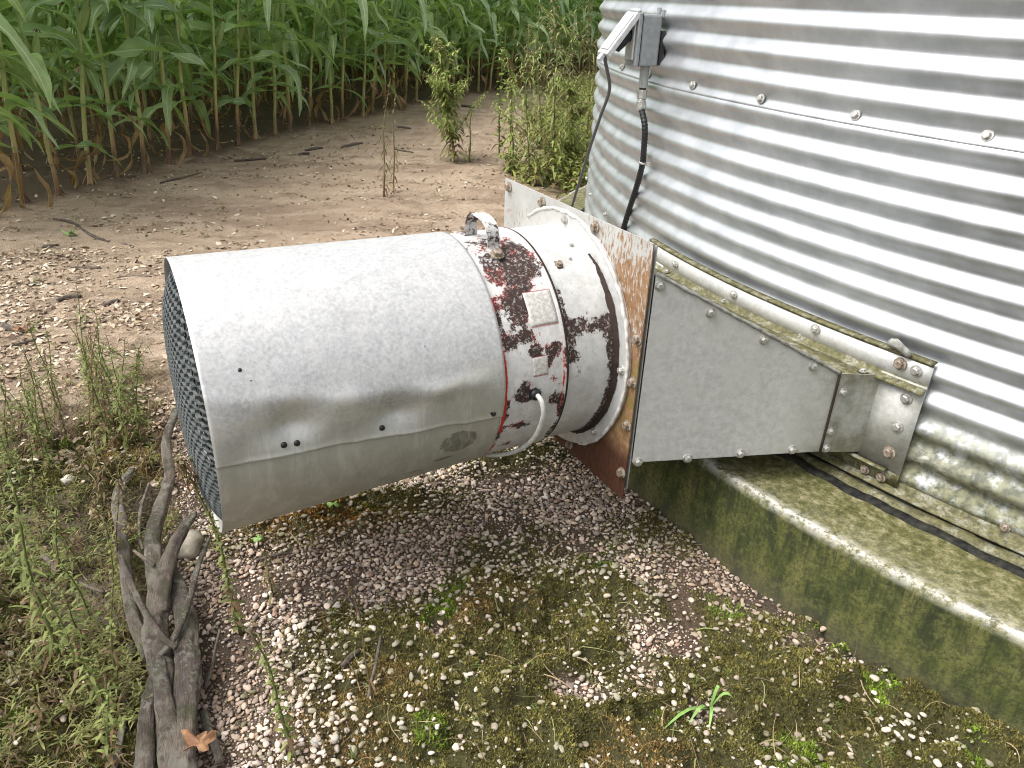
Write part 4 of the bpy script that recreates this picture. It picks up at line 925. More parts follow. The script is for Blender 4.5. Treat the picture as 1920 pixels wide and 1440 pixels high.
# chips of husk and wood on the track
CH_ = []
for i in range(6):
    r_ = np.random.default_rng(200+i); w_, l_ = r_.uniform(.3, .7), 1.
    V = np.array([(-l_, -w_*.6, 0), (-.2, -w_, .12), (l_, -w_*.3, .05), (l_*.8, w_*.5, .0), (0, w_, .16), (-l_*.9, w_*.5, .03)])+r_.normal(0, .08, (6, 3))
    CH_.append((V, np.array([(0, 1, 4, 5), (1, 2, 3, 4)])))
n_ = 90000; y = 2.1+(rng.random(n_)**1.2)*7.5; x = rng.uniform(-4.8, 1.4, n_); k = vis(x, y); x, y = x[k], y[k]; g_ = masks(x, y)
k = (rng.random(len(x)) < np.clip(g_[3]*.95*sst(fbm(x*2.6, y*4, 141, 3), .30, .52)+.045+.20*sst(fbm(x*1.8, y*5, 142, 4), .50, .60), 0, 1)*(1-g_[4]*.6)*(1-.6*g_[5])*(1-.8*g_[1])) & (np.hypot(x-SC[0], y-SC[1]) > RC); x, y = x[k], y[k]; n_ = len(x)
CPAL = np.array([(.56, .47, .36), (.44, .35, .25), (.30, .22, .15), (.15, .105, .075), (.66, .59, .48), (.36, .26, .17)])
col = CPAL[rng.choice(6, n_, p=[.22, .22, .20, .17, .06, .13])]*rng.uniform(.8, 1.15, (n_, 1)); sz = rng.uniform(.005, .019, n_)
me = scatter('wood_chips', 'chip', CH_, np.stack([x, y, gz(x, y)+.005], -1), rot_z(rng.uniform(0, 6.28, n_), .5), sz[:, None]*np.array([[1, 1, 1.]])*rng.uniform(.7, 1.3, (n_, 3)), col, False)
link('wood_chips', me, label='litter of pale husk flakes and wood chips strewn over the bare dirt track', cat='litter', kind='stuff')
# moss fuzz
MB_ = []
for i in range(5):
    r_ = np.random.default_rng(300+i); V = []; q = []
    for k in range(3):
        a = r_.uniform(0, 6.28); lean = r_.uniform(.2, .9); w_ = .28; b = len(V)
        d = np.array([math.cos(a), math.sin(a), 0]); s_ = np.array([-math.sin(a), math.cos(a), 0]); p_ = r_.normal(0, .25, 3)*[1, 1, 0]
        V += [p_-s_*w_, p_+s_*w_, p_+d*lean+np.array([0, 0, 1.])]; q.append((b, b+1, b+2))
    MB_.append((np.array(V), np.array(q)))
x = rng.uniform(-1.7, 1.75, 620000); y = rng.uniform(.75, 3.0, 620000); k = vis(x, y); x, y = x[k], y[k]; g_ = masks(x, y)
k = (rng.random(len(x)) < np.clip(g_[0]*1.1+g_[2]*.20, 0, 1)) & (np.hypot(x-SC[0], y-SC[1]) > RC); x, y = x[k], y[k]; n_ = len(x)
t_ = fbm(x*4, y*4, 151, 3)[:, None]; o_ = sst(fbm(x*3+7, y*3, 161, 3), .50, .64)[:, None]; br = sst(fbm(x*6.5, y*6.5, 171, 3), .66, .74)[:, None]
col = np.array([.060, .055, .016])*(1-t_)+np.array([.175, .155, .048])*t_; col = col*(1-o_*.7)+np.array([.20, .125, .05])*o_*.7; col = col*(1-br)+np.array([.13, .18, .025])*br
orr = (np.exp(-((x+.55)/.28)**2-((y-1.93)/.10)**2))[:, None]*.8; col = col*(1-orr)+np.array([.27, .13, .03])*orr
col = col*rng.uniform(.45, 1.9, (n_, 1))*(.6+1.0*fbm(x*26, y*26, 191, 3))[:, None]
me = scatter('moss', 'moss', MB_, np.stack([x, y, gz(x, y)-.001], -1), rot_z(rng.uniform(0, 6.28, n_), .4), (rng.uniform(.0032, .0085, n_))[:, None]*np.ones((1, 3)), col, False)
link('moss', me, label='olive and rust tinted moss covering the gravel in the foreground', cat='moss', kind='stuff')
# dry grass threads lying about
def strand(P0, a, L, lift, w_, r_):
    k = 5; t = np.linspace(0, 1, k); cur = r_.uniform(-1.2, 1.2); aa = a+cur*t
    x_ = np.cumsum(np.cos(aa))*L/k+P0[0]; y_ = np.cumsum(np.sin(aa))*L/k+P0[1]; z_ = P0[2]+.004+lift*np.sin(t*PI)
    sx, sy = -np.sin(aa)*w_*(1-t*.7), np.cos(aa)*w_*(1-t*.7)
    return np.stack([np.stack([x_-sx, y_-sy, z_], -1), np.stack([x_+sx, y_+sy, z_+w_*.5], -1)], 1).reshape(-1, 3)
def strands(n_, region, name, label, cols, L=(.04, .14), W=(.0008, .0018)):
    VV, QQ, CC = [], [], []; q0 = grid(5, 2); r_ = random.Random(n_)
    for i in range(n_):
        x = r_.uniform(*region[:2]); y = r_.uniform(*region[2:]); mm = masks(np.array(x), np.array(y))
        if math.hypot(x-SC[0], y-SC[1]) < RC+.02 or r_.random() > float(mm[0]+mm[2]*.9+.25): continue
        VV.append(strand((x, y, float(gz(np.array(x), np.array(y)))), r_.uniform(0, 6.3), r_.uniform(*L), r_.uniform(0, .02), r_.uniform(*W), r_)); QQ.append(q0+10*(len(VV)-1)); CC.append(np.tile(np.array(r_.choice(cols))*r_.uniform(.7, 1.2), (10, 1)))
    return link(name, mesh_from(name, np.vstack(VV), np.vstack(QQ), 'chip', False, {'col': np.vstack(CC)}), label=label, cat='grass', kind='stuff')
strands(1500, (-1.6, 1.6, .8, 2.6), 'dry_grass', 'dry tan grass threads tangled over moss and gravel in the foreground', [(.36, .27, .15), (.26, .19, .10), (.17, .12, .07), (.22, .24, .09)])

# ================================================================== WEEDS
def weed_geo(h, lean, seed, leafL, leafW, nleaf, colA, colB, colS, branches=0, blen=.3, droop=.6, tip=None, r0=.003, bendtop=0., start=.05, wob=.02):
    """returns (stem V,F), (leaf V,Q,C)"""
    r_ = random.Random(seed); LV, LQ, LC = [], [], []; parts = []
    k = 12; t = np.linspace(0, 1, k); ph = r_.uniform(0, 6)
    C0 = np.stack([lean[0]*t**1.4+wob*h*np.sin(t*7+ph)*t, lean[1]*t**1.4+wob*h*np.cos(t*6+ph)*t, h*t-bendtop*h*np.clip(t-.75, 0, 1)**1.5*8*.25], -1)
    parts.append(tube(C0, np.linspace(r0, r0*.35, k), 5))
    axes = [(C0, nleaf, 1.)]
    for b in range(branches):
        tb = r_.uniform(.15, .92); P0 = np.array([np.interp(tb, t, C0[:, i]) for i in range(3)]); a = b*2.4+r_.uniform(-.4, .4); L = blen*(1.15-tb*.8)*r_.uniform(.6, 1.1)
        u_ = np.linspace(0, 1, 6); up = r_.uniform(.7, 1.5); Bx = P0+np.stack([np.cos(a)*L*u_, np.sin(a)*L*u_, L*up*(u_-.25*u_**2)], -1)
        parts.append(tube(Bx, np.linspace(r0*.5, r0*.2, 6), 4, False)); axes.append((Bx, max(3, int(nleaf*L/h*1.1)), .75))
    for C_, nl, ls in axes:
        kk = len(C_); tt = np.linspace(0, 1, kk)
        for i in range(nl):
            f_ = start+(1-start)*(i+r_.random())/nl; P = np.array([np.interp(f_, tt, C_[:, j]) for j in range(3)]); a = i*2.4+r_.uniform(-.5, .5)
            L = leafL*ls*(1.1-.75*f_)*r_.uniform(.55, 1.2); W_ = leafW*ls*(1.1-.6*f_)*r_.uniform(.7, 1.2); th = r_.uniform(.2, 1.0); base = len(LV); dr = droop*r_.uniform(.5, 1.4)
            d = np.array([math.cos(a), math.sin(a), 0]); s_ = np.array([-d[1], d[0], 0])
            for j, (q_, ww) in enumerate(((0, .15), (.4, 1.), (.75, .7), (1., .04))):
                c_ = P+d*L*q_*math.cos(th*.7)+np.array([0, 0, L*(q_*math.sin(th)-dr*q_*q_)]); roll = r_.uniform(-.4, .4)
                LV += [c_-s_*W_*ww/2+np.array([0, 0, W_*.2*roll]), c_+s_*W_*ww/2-np.array([0, 0, W_*.2*roll])]
            LQ += [(base, base+1, base+3, base+2), (base+2, base+3, base+5, base+4), (base+4, base+5, base+7, base+6)]
            m_ = r_.random(); cc_ = np.array(colA)*(1-m_)+np.array(colB)*m_
            if tip is not None and f_ > tip[0] and r_.random() < .8: cc_ = np.array(tip[1])*r_.uniform(.6, 1.3)
            if f_ < .35 and r_.random() < .35: cc_ = np.array((.17, .11, .055))
            LC += [cc_*r_.uniform(.75, 1.2)]*8
    v, f = join(parts); return (v, f), (LV, LQ, LC), colS
def weed(name, xy, geo, label, cat='weed', group=None, loc_z=None):
    (v, f), (LV, LQ, LC), cs = geo; z_ = float(gz(np.array(xy[0]), np.array(xy[1])))-.005
    root = thing(name, (xy[0], xy[1], z_), label, cat, group)
    link('stem', mesh_from('stem', v, f, 'weed', True, {'col': np.tile(np.array(cs), (len(v), 1))}), root)
    if LV: link('leaves', mesh_from('leaves', LV, LQ, 'weed', False, {'col': np.array(LC)}), root)
    return root
GA, GB, YG, DRY, BR = (.085, .11, .032), (.17, .19, .065), (.24, .27, .06), (.26, .19, .10), (.10, .055, .03)
def pweed(name, b, t, seed, label, group=None, **kw):
    P = spot(*b); h = height_at(t[0], t[1], P); q_ = None
    # lean so that the top also lands at the photographed column
    d = rays(*t); tt = (h+0-CH)/d[2]; 
    T = EYE+d*((P[1]-EYE[1])/d[1]); h = max(.05, T[2]); lean = (T[0]-P[0], 0)
    return weed(name, P, weed_geo(h, lean, seed, **kw), label, 'weed', group)
NW = dict(leafL=.058, leafW=.0095, nleaf=85, colA=(.13, .165, .045), colB=(.25, .28, .085), colS=(.19, .22, .08), droop=.8, tip=(.88, BR), r0=.0030)
DW = dict(leafL=.042, leafW=.008, nleaf=46, colA=DRY, colB=(.20, .20, .08), colS=(.22, .17, .09), droop=1.2, tip=(.75, BR), r0=.0025)
pweed('horseweed', (207, 850), (138, 560), 1, 'tall leafy green weed with a brown flower head, tallest left of the fan guard', **NW, branches=4, blen=.12)
pweed('dry_weed', (178, 850), (188, 590), 2, 'thin dry brown weed stalk just right of the tallest green weed', **DW)
pweed('horseweed', (238, 850), (232, 650), 3, 'bushy drooping brown-topped weed between the tall weed and the fan guard', **NW, branches=6, blen=.14)
pweed('horseweed', (268, 845), (256, 655), 4, 'slim green weed with hanging dry tip nearest the wire guard', **NW, branches=3, blen=.1)
pweed('dry_weed', (100, 845), (52, 672), 5, 'brown seeded weed leaning left on the bank at the left margin', **DW, branches=4, blen=.1)
pweed('dry_weed', (72, 855), (36, 745), 6, 'short reddish brown weed with curled leaves near the left margin', **DW)
pweed('dry_weed', (20, 860), (4, 705), 7, 'dark brown weed cut by the left border of the photo', **DW, branches=3, blen=.1)
pweed('horseweed', (120, 1260), (8, 905), 8, 'long green feathery weed stem leaning left in the lower left corner', **{**NW, 'leafL': .08, 'nleaf': 95, 'r0': .0050, 'tip': None})
pweed('horseweed', (232, 1330), (205, 985), 9, 'brownish green weed stem standing in front of the logs', **{**NW, 'nleaf': 70, 'leafL': .035, 'colA': (.12, .10, .03), 'r0': .003})
pweed('drooping_weed', (452, 1190), (362, 880), 10, 'green weed stem right of the logs with a drooping brown flower head', **{**NW, 'leafL': .034, 'nleaf': 90, 'r0': .0050, 'tip': (.80, (.14, .085, .03)), 'leafW': .011})
_r = bpy.data.objects['drooping_weed']; _T = _r.location
_d = rays(348, 868); _t = (_T[1]-EYE[1])/_d[1]; _P = EYE+_d*_t-np.array(_T)
LV, LQ, LC = [], [], []
for i in range(46):
    a = random.uniform(0, 6.28); q_ = _P+np.array([random.uniform(-.022, .028), random.uniform(-.02, .02), random.uniform(-.045, .012)]); L_ = random.uniform(.02, .045); b = len(LV); d_ = np.array([math.cos(a), math.sin(a), 0]); s_ = np.array([-d_[1], d_[0], 0])*.0035
    for t_ in (0, .5, 1.): c_ = q_+d_*L_*.35*math.sin(t_*PI)+np.array([0, 0, -L_*t_]); LV += [c_-s_*(1.1-t_), c_+s_*(1.1-t_)]
    LQ += [(b, b+1, b+3, b+2), (b+2, b+3, b+5, b+4)]; LC += [np.array(random.choice([(.17, .11, .05), (.24, .17, .08), (.10, .06, .03), (.16, .16, .06)]))]*6
link('seed_head', mesh_from('seed_head', LV, LQ, 'weed', False, {'col': np.array(LC)}), _r)
pweed('horseweed', (552, 1425), (468, 1180), 11, 'green weed stem with crinkled leaves rising from the bottom edge amid gravel', **{**NW, 'leafL': .036, 'nleaf': 70, 'r0': .0042})
pweed('dry_weed', (700, 1340), (655, 1120), 12, 'pale dead weed stalk lying up from the moss near the bottom middle', **{**DW, 'nleaf': 14, 'r0': .003})
pweed('dry_weed', (512, 1120), (490, 1000), 13, 'brown withered weed on the gravel below the hood corner', **DW)
pweed('dry_weed', (720, 372), (727, 150), 14, 'tall thin dry weed stalk alone on the dirt track', **{**DW, 'leafL': .09, 'leafW': .014, 'nleaf': 60, 'r0': .007, 'tip': None, 'colA': (.16, .15, .06), 'colB': (.2, .2, .08)})
pweed('dry_weed', (738, 362), (742, 178), 15, 'shorter dry weed stalk close beside the tall thin one on the track', **{**DW, 'leafL': .09, 'leafW': .014, 'nleaf': 44, 'r0': .006, 'tip': None})
BIG = dict(leafL=.16, leafW=.034, nleaf=190, colA=(.24, .32, .08), colB=(.42, .46, .14), colS=(.20, .24, .09), droop=.9, r0=.009, tip=(.9, (.22, .20, .08)))
pweed('pigweed', (852, 305), (812, 62), 16, 'bright yellow-green bushy weed standing before the corn, left of the bindweed', **BIG, branches=24, blen=.42)
pweed('bindweed', (936, 290), (938, 42), 17, 'bright green heart leaved vine climbing a stalk in front of the corn', **{**BIG, 'leafL': .11, 'leafW': .07, 'nleaf': 46, 'tip': None, 'colA': (.16, .25, .04), 'colB': (.24, .33, .06)})
pweed('dry_weed', (990, 345), (985, 45), 18, 'tall grey-brown weed with curled dead leaves, left of the two big dry weeds', **{**BIG, 'leafL': .15, 'leafW': .020, 'nleaf': 110, 'colA': (.24, .30, .09), 'colB': (.38, .38, .15), 'tip': (.7, (.15, .11, .06))}, branches=12, blen=.4)
pweed('dry_weed', (1035, 350), (1040, -60), 19, 'tallest dry seed-headed weed in front of the corn beside the bin', **{**BIG, 'leafL': .16, 'leafW': .020, 'nleaf': 150, 'colA': (.26, .33, .10), 'colB': (.42, .42, .17), 'tip': (.6, (.32, .27, .15))}, branches=16, blen=.45)
pweed('dry_weed', (1098, 300), (1108, -20), 20, 'brown seeded weed right against the edge of the bin wall', **{**BIG, 'leafL': .15, 'leafW': .020, 'nleaf': 120, 'colA': (.24, .28, .09), 'colB': (.36, .34, .14), 'tip': (.5, (.28, .23, .13))}, branches=12, blen=.35)
pweed('dry_weed', (1012, 325), (1008, 20), 31, 'wispy yellow-green weed rising between the two tallest dry weeds', **{**BIG, 'leafW': .018, 'nleaf': 90, 'tip': (.6, (.30, .26, .13))}, branches=14, blen=.4)
pweed('dry_weed', (1066, 318), (1072, 40), 32, 'slender yellow-green weed just left of the weed touching the bin', **{**BIG, 'leafW': .018, 'nleaf': 80, 'tip': (.6, (.30, .26, .13))}, branches=14, blen=.35)
pweed('horseweed', (958, 312), (952, 95), 33, 'loose yellow-green weed right beside the climbing vine', **{**BIG, 'leafW': .022, 'nleaf': 110}, branches=10, blen=.35)
pweed('pigweed', (1075, 340), (1070, 130), 21, 'low green leafy weed at the foot of the bin wall', **BIG, branches=10, blen=.4)
pweed('dry_weed', (880, 305), (884, 210), 22, 'small dry weed on the track right of the bright bushy weed', **{**BIG, 'leafL': .08, 'leafW': .015, 'nleaf': 30, 'colA': DRY})
pweed('horseweed', (960, 330), (962, 190), 23, 'yellowing weed below the bindweed at the edge of the green patch', **{**BIG, 'leafL': .12, 'leafW': .03, 'nleaf': 50}, branches=6, blen=.3)
# random smaller weeds on the bank, one thing each
for i in range(125):
    x = random.uniform(-1.85, -.70); y = random.uniform(.95, 2.95)
    if not vis(np.array([x]), np.array([y]))[0] or (x > -.78-.42*(y-1.07)): continue
    dry_ = random.random() < .35; kw = dict(DW if dry_ else NW); kw['nleaf'] = random.randint(30, 60); kw['leafL'] = random.uniform(.03, .055)
    hh = random.uniform(.10, .42); lx = random.uniform(-.06, .06); nb = random.choice((0, 2, 4)); px, py, _z = pix([x, y, 0])
    lab = '%s %s %s weed %s, %s of the bank' % ('low' if hh < .15 else 'tall' if hh > .33 else 'knee high' if hh > .24 else 'middling', {0: 'single stem', 2: 'forked', 4: 'bushy'}[nb], 'dry brown' if dry_ else 'green',
        ['at the left margin', 'left of centre', 'in the middle', 'near the logs', 'right beside the logs'][int(np.clip(px/70, 0, 4))], ['far end', 'back part', 'middle part', 'front part', 'nearest corner'][int(np.clip((py-760)/150, 0, 4))])
    weed('dry_weed' if dry_ else 'horseweed', (x, y), weed_geo(hh, (lx, random.uniform(-.04, .04)), 100+i, **kw, branches=nb, blen=.1), lab, 'weed', 'dry weeds on the bank' if dry_ else 'green weeds on the bank')
# low cover: merged tufts
def cover(name, label, pts, hr, kw, seed0):
    LV, LQ, LC, n0 = [], [], [], 0
    for i, (x, y) in enumerate(pts):
        h = random.uniform(*hr); (sv, sf), (v, q, c_), cs = weed_geo(h, (random.uniform(-.4, .4)*h, random.uniform(-.4, .4)*h), seed0+i, **kw)
        if not v: continue
        o_ = np.array([x, y, float(gz(np.array(x), np.array(y)))-.004]); b = len(LV); LV += [p+o_ for p in v]; LQ += [tuple(k+b for k in t) for t in q]; LC += c_
    return link(name, mesh_from(name, LV, LQ, 'weed', False, {'col': np.array(LC)}), label=label, cat='ground cover', kind='stuff')
pts = []
while len(pts) < 560:
    x, y = random.uniform(-1.9, -.60), random.uniform(.90, 2.9)
    mm = masks(np.array(x), np.array(y))
    if vis(np.array([x]), np.array([y]))[0] and random.random() < float(mm[2])*(.25+float(sst(fbm(np.array(x*3.), np.array(y*3.), 5, 3), .42, .58))): pts.append((x, y))
cover('weed_cover', 'low tangle of small green weeds covering the bank in the lower left', pts, (.02, .085), dict(leafL=.036, leafW=.0055, nleaf=18, colA=(.12, .14, .04), colB=(.29, .29, .10), colS=GA, droop=.5, tip=None), 1000)
pts = [(x_, y_) for x_, y_ in ((random.uniform(-1.9, -.6), random.uniform(.9, 2.9)) for _ in range(650)) if x_ < -.68-.42*(y_-1.07)]
cover('dry_cover', 'withered brown undergrowth between the green weeds on the bank', pts, (.03, .14), dict(leafL=.05, leafW=.004, nleaf=14, colA=(.13, .09, .045), colB=(.24, .18, .09), colS=GA, droop=1.2, tip=None), 3000)
pts = [(random.uniform(-.9, 1.5), random.uniform(.85, 1.9)) for _ in range(110)]
cover('seedlings', 'tiny green seedlings dotted through the moss and gravel', [p for p in pts if math.hypot(p[0]-SC[0], p[1]-SC[1]) > RC+.03 and masks(np.array(p[0]), np.array(p[1]))[0] > .2], (.012, .04), dict(leafL=.022, leafW=.004, nleaf=9, colA=(.09, .14, .03), colB=(.17, .24, .06), colS=GA, droop=.4, tip=None), 4000)
pts = []
while len(pts) < 800:
    y = random.uniform(6.1, 14.5); x = random.uniform(-1.2, 2.2)
    mm = masks(np.array(x), np.array(y))
    if random.random() < float(mm[5]) and math.hypot(x-SC[0], y-SC[1]) > RC+.05: pts.append((x, y))
cover('weed_patch', 'yellow-green patch of leafy weeds behind the fan plate beside the bin', pts, (.10, .42), dict(leafL=.14, leafW=.04, nleaf=18, colA=(.16, .21, .05), colB=(.32, .33, .09), colS=GA, droop=.9, tip=None, branches=2, blen=.2), 5000)
pts = [(random.uniform(-4, 0.6), random.uniform(3.4, 8)) for _ in range(60)]
cover('track_seedlings', 'few small green sprouts on the dirt track', pts, (.02, .07), dict(leafL=.05, leafW=.012, nleaf=6, colA=(.10, .13, .04), colB=(.2, .25, .08), colS=GA, droop=.8, tip=None), 6000)

# ================================================================== LOGS
def log(pts, label, group='old branches heaped left of the fan', name='branch', mat='bark', wob=.30, k=22):
    """pts: (px, py, lift, radius) along the piece"""
    P = []
    for px, py, z_, r_ in pts:
        a = spot(px, py, z_); P.append((a[0], a[1], z_, r_))
    S = spline(P, k); seed = int(pts[0][0]+pts[0][1]); v, f = tube(S[:, :3], S[:, 3]*.82, 24, True, wob, seed)
    n_ = len(S); L = np.r_[0, np.cumsum(np.linalg.norm(np.diff(S[:, :3], axis=0), axis=1))]
    bk = np.array([(math.cos(j*PI/12), L[i]*3+0*j, math.sin(j*PI/12)) for i in range(n_) for j in range(24)])*np.array([1, 1, 1])
    o = link(name, None, label=label, cat='branch', group=group)
    bpy.data.objects.remove(o)
    base = Vector(S[0, :3]); me = mesh_from(name, v-np.array(base), f, mat, True, {'bark': bk})
    return link(name, me, label=label, cat='branch' if name == 'branch' else 'twig', group=group, loc=base)
log([(330, 770, .16, .016), (314, 815, .15, .018), (313, 850, .13, .019), (317, 895, .11, .021), (303, 950, .10, .026), (287, 1005, .10, .027), (290, 1062, .10, .029), (296, 1128, .09, .033), (292, 1190, .08, .038), (300, 1250, .07, .034), (308, 1320, .06, .030), (314, 1400, .055, .028), (318, 1480, .05, .026)], 'long crooked branch with pale top end touching the wire guard, middle of the heap')
log([(364, 965, .15, .012), (340, 1000, .14, .019), (318, 1043, .13, .022), (306, 1100, .12, .024), (300, 1150, .09, .026)], 'rough dark barked branch forking up to the right in the heap')
log([(322, 1070, .08, .022), (336, 1110, .08, .028), (348, 1165, .08, .032), (352, 1232, .08, .035), (352, 1303, .07, .035), (346, 1374, .07, .034), (338, 1470, .06, .034)], 'thickest smooth purplish log on the right side of the heap')
log([(246, 882, .08, .013), (226, 915, .09, .018), (222, 950, .09, .020), (229, 1000, .09, .020), (236, 1062, .08, .020), (243, 1128, .07, .020), (258, 1180, .06, .020), (280, 1235, .05, .020)], 'flaking barked branch on the left side of the heap')
log([(296, 1245, .07, .018), (286, 1290, .07, .022), (276, 1335, .07, .024), (272, 1390, .06, .024), (268, 1480, .05, .025)], 'grey mossy log at the bottom left of the heap')
log([(298, 1235, .10, .017), (304, 1290, .09, .021), (314, 1350, .08, .024), (326, 1400, .07, .026), (334, 1480, .05, .027)], 'split grey branch between the mossy log and the thick log')
log([(382, 1335, .03, .010), (392, 1370, .03, .011), (404, 1400, .03, .011), (412, 1430, .03, .010)], 'short lichened stick beside the dry leaf at the bottom', name='branch')
log([(412, 1180, .05, .004), (402, 1225, .05, .005), (398, 1250, .04, .006), (384, 1290, .04, .006)], 'thin grey stick leaning on the thick log', name='twig', mat='twig')
log([(251, 1032, .15, .004), (268, 1045, .15, .006), (290, 1060, .14, .006)], 'broken pale stub crossing between two branches', name='twig', mat='twig')
log([(280, 905, .12, .004), (264, 955, .11, .006), (261, 1000, .10, .005), (268, 1030, .09, .004)], 'thin upright twig in the hollow of the heap', name='twig', mat='twig')
log([(80, 1040, .05, .008), (95, 1055, .05, .010), (110, 1075, .04, .009)], 'short pale broken branch among the left weeds', name='twig', mat='twig')
log([(208, 1000, .06, .006), (232, 1060, .10, .008), (262, 1130, .11, .009), (300, 1190, .13, .009), (330, 1215, .12, .007)], 'thin crooked branch crossing over the heap from the left', name='branch')
log([(392, 1010, .03, .006), (372, 1060, .10, .009), (356, 1120, .12, .010), (330, 1190, .12, .009), (300, 1230, .10, .008)], 'thin pale branch lying diagonally across the thick log', name='branch')
log([(246, 1210, .03, .007), (238, 1290, .04, .009), (228, 1370, .04, .009), (214, 1450, .03, .008)], 'weathered thin branch in the weeds left of the heap', name='branch')
log([(150, 1092, .04, .004), (172, 1103, .04, .005), (195, 1110, .04, .004)], 'little white stick left of the heap', name='twig', mat='twig')
for b, l_ in (([(640, 1105, .02, .003), (665, 1135, .02, .003), (684, 1160, .015, .004), (700, 1200, .01, .004)], 'forked grey twig top at the middle of the gravel'),
              ([(726, 1120, .03, .003), (716, 1180, .04, .004), (706, 1240, .04, .005), (694, 1290, .03, .005), (688, 1345, .01, .004)], 'lichened grey twig lying up and down on the moss'),
              ([(712, 1340, .01, .004), (730, 1370, .012, .004), (745, 1392, .008, .003)], 'dark curved twig in the moss near the bottom'),
              ([(680, 1215, .015, .006), (660, 1230, .02, .009), (642, 1250, .015, .009)], 'stubby reddish brown stick on the moss'),
              ([(480, 1050, .015, .005), (510, 1042, .02, .006), (548, 1036, .015, .005)], 'short brown stick on the gravel below the hood')):
    log(b, l_, None, 'twig', 'twig')
# dark twigs on the track
TW = [((128, 503), (190, 507), .010, 'straight reddish stick on the dirt track left of the fan'), ((108, 568), (153, 561), .016, 'thick dark stick behind the tall green weed top'), ((195, 578), (225, 571), .013, 'short thick dark stick left of the guard'),
      ((100, 412), (150, 428), .010, 'upper twig of the crossed pair near the corn'), ((150, 428), (205, 455), .010, 'dark bent twig below the crossed pair near the corn'), ((80, 470), (112, 466), .008, 'small dark twig low on the left of the track'),
      ((300, 345), (385, 325), .009, 'long dark stem lying along the corn row foot'), ((440, 305), (500, 300), .012, 'dark twig beside the corn stalks mid photo'), ((560, 290), (580, 288), .018, 'short black chunk of wood at the field edge'), ((572, 282), (605, 278), .016, 'black stick beside the short chunk at the field edge'),
      ((640, 278), (680, 270), .020, 'dark clod-like stick on the far track'), ((745, 240), (770, 243), .016, 'small black stick near the thin dry weeds'), ((865, 200), (890, 203), .022, 'black chunk of wood right of the bushy weed far back'), ((0, 655), (95, 632), .007, 'long thin dark stem lying above the left weeds'),
      ((740, 282), (775, 288), .008, 'slender red-brown stick on the track'), ((10, 612), (30, 625), .016, 'brown curled leaf-like bark piece at the left margin'), ((50, 620), (78, 615), .007, 'pale stick right of the brown bark piece'), ((230, 460), (250, 470), .008, 'tiny twig in the middle of the dirt'), ((220, 525), (285, 523), .006, 'fine dark stem just left of the hood')]
for (a, b, r_, l_) in TW:
    A, B_ = spot(*a), spot(*b); zz_ = float(gz(np.array(A[0]), np.array(A[1])))+r_*.6; mid = (A+B_)/2+np.array([random.uniform(-.03, .03), random.uniform(-.03, .03), 0]); A[2] = B_[2] = mid[2] = 0
    S = spline([A, mid, B_], 6); v, f = tube(S, [r_*(.6+.5*math.sin(i/len(S)*PI)) for i in range(len(S))], 7, True, .35, int(a[0]))
    link('twig', mesh_from('twig', v-S[0], f, 'twig', True), label=l_, cat='twig', group='twigs on the dirt track', loc=Vector((S[0][0], S[0][1], zz_)))
# stones
def rock(px, py, r_, label, col, seed, sc=(1, 1, .7)):
    V, q = ico(3); n_ = len(V); k = 1+.16*(fbm(V[:, 0]*5+seed, V[:, 1]*5+V[:, 2]*4, seed+1, 4)-.5)*2+.36*(fbm(V[:, 0]*1.7+seed, V[:, 1]*1.7+V[:, 2]*1.3, seed, 4)-.5)*2; V = V*k[:, None]*r_*np.array(sc); P = spot(px, py, r_*.4)
    m_ = (fbm(V[:, 0]*40, V[:, 1]*40, seed+3, 4)[:, None]); c_ = np.array(col)*(.75+.5*m_); g_ = sst(fbm(V[:, 0]*25+3, V[:, 1]*25, seed+8, 3), .5, .62)[:, None]*.6; c_ = c_*(1-g_)+np.array([.16, .16, .09])*g_
    link('stone', mesh_from('stone', V, q, 'pebble', True, {'col': c_}), label=label, cat='stone', loc=Vector(P))
rock(358, 1020, .045, 'large pale mottled stone behind the rough dark branch', (.36, .32, .26), 3, (.75, 1.25, .7))
rock(604, 1398, .022, 'white angular stone in the moss at the bottom left of centre', (.62, .60, .56), 5, (1.5, .8, .7))
rock(128, 900, .022, 'pale grey stone among the left weeds', (.50, .48, .42), 7)
rock(1712, 1352, .016, 'bright white pebble alone on the moss in the lower right', (.72, .71, .68), 9, (1.3, .8, .6))
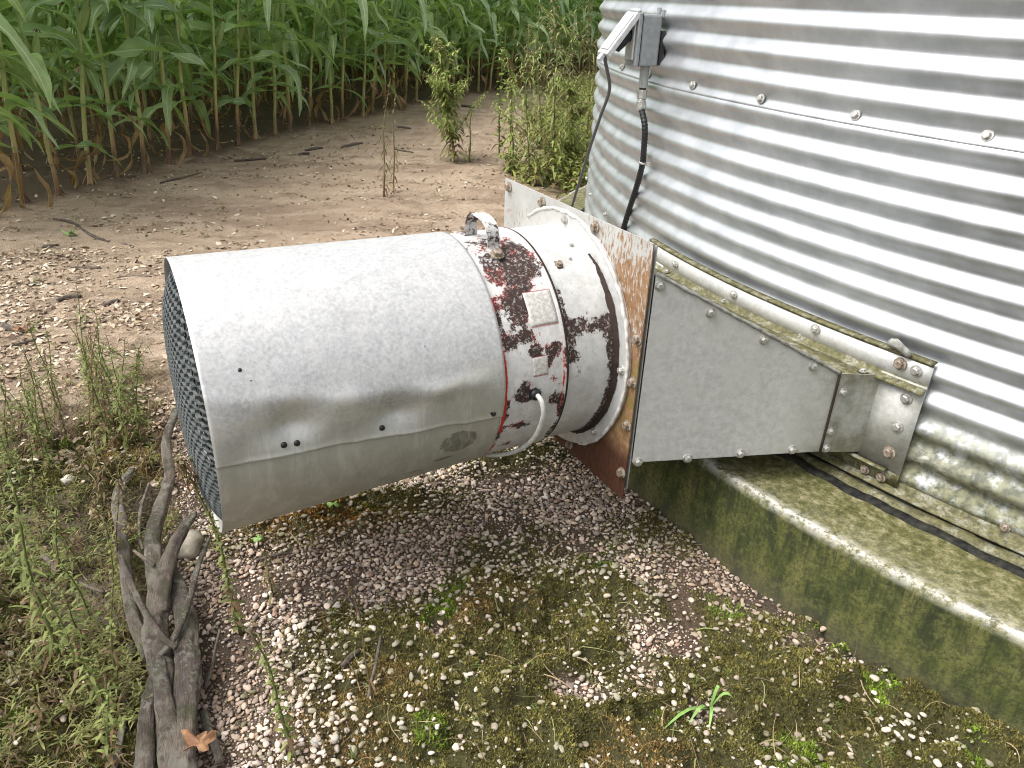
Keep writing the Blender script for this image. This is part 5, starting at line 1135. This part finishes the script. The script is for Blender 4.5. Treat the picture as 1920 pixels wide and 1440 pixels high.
# leaves on the ground
def lobed(px, py, size, mat, label, seed, ang, lobes=5):
    r_ = random.Random(seed); P = spot(px, py, .115 if px == 374 else .012); V = [(0, 0, .006)]; k = 30
    for i in range(k):
        t = i/k*2*PI; rad = size*(.55+.45*abs(math.cos(t*lobes/2)))*(1+.12*r_.uniform(-1, 1)); V.append((rad*math.cos(t+ang), rad*.8*math.sin(t+ang), .35*rad*math.sin(t*3+seed)+.5*rad*abs(math.sin(t*2))))
    q = [(0, i+1, (i+1) % k+1) for i in range(k)]; me = mesh_from('fallen_leaf', V, q, mat, True)
    o = link('fallen_leaf', me, label=label, cat='leaf', loc=Vector((P[0], P[1], P[2]+float(gz(np.array(P[0]), np.array(P[1])))))); md = o.modifiers.new('t', 'SOLIDIFY'); md.thickness = .0008
lobed(374, 1392, .036, 'dryleaf', 'big curled orange-brown dry leaf on the thick log', 1, .4)
bpy.data.objects[-1].name if False else None
lobed(626, 966, .020, 'greenleaf', 'small bright green leaf on the orange moss below the hood', 2, 1.)
lobed(484, 1014, .020, 'greenleaf', 'pale green leaf on the gravel near the hood corner', 3, 2.)
lobed(132, 440, .045, 'greenleaf', 'green sprout leaf beside the dark twigs on the track', 4, 0.)
lobed(40, 622, .035, 'dryleaf', 'rusty brown leaf on the chips at the left margin', 5, 0.)
# grass blade at the lower right
gb = spot(1330, 1330, 0)
root = thing('grass_tuft', (gb[0], gb[1], 0), 'fresh green grass blades sprouting from the moss near the bottom right', 'grass')
for i, (tx, ty, hz) in enumerate(((1210, 1382, .02), (1330, 1365, .05), (1290, 1360, .04), (1375, 1310, .05), (1350, 1290, .06), (1240, 1372, .05))):
    T = spot(tx, ty, hz)-gb; k = 7; V = []; t = np.linspace(0, 1, k); d = T[:2]/np.linalg.norm(T[:2]); s_ = np.array([-d[1], d[0]])
    for q_ in t:
        w_ = .0042*math.sin(PI*min(1, q_*.85+.12))+.0003; c_ = T*q_+np.array([0, 0, .035*math.sin(q_*PI)]); V += [(c_[0]-s_[0]*w_, c_[1]-s_[1]*w_, c_[2]), (c_[0]+s_[0]*w_, c_[1]+s_[1]*w_, c_[2]+.001)]
    link('blade', mesh_from('blade', V, grid(k, 2), 'greenleaf', True), root)
scene.cycles.use_denoising = True; scene.cycles.filter_width = 1.0
print('objects', len(bpy.data.objects))
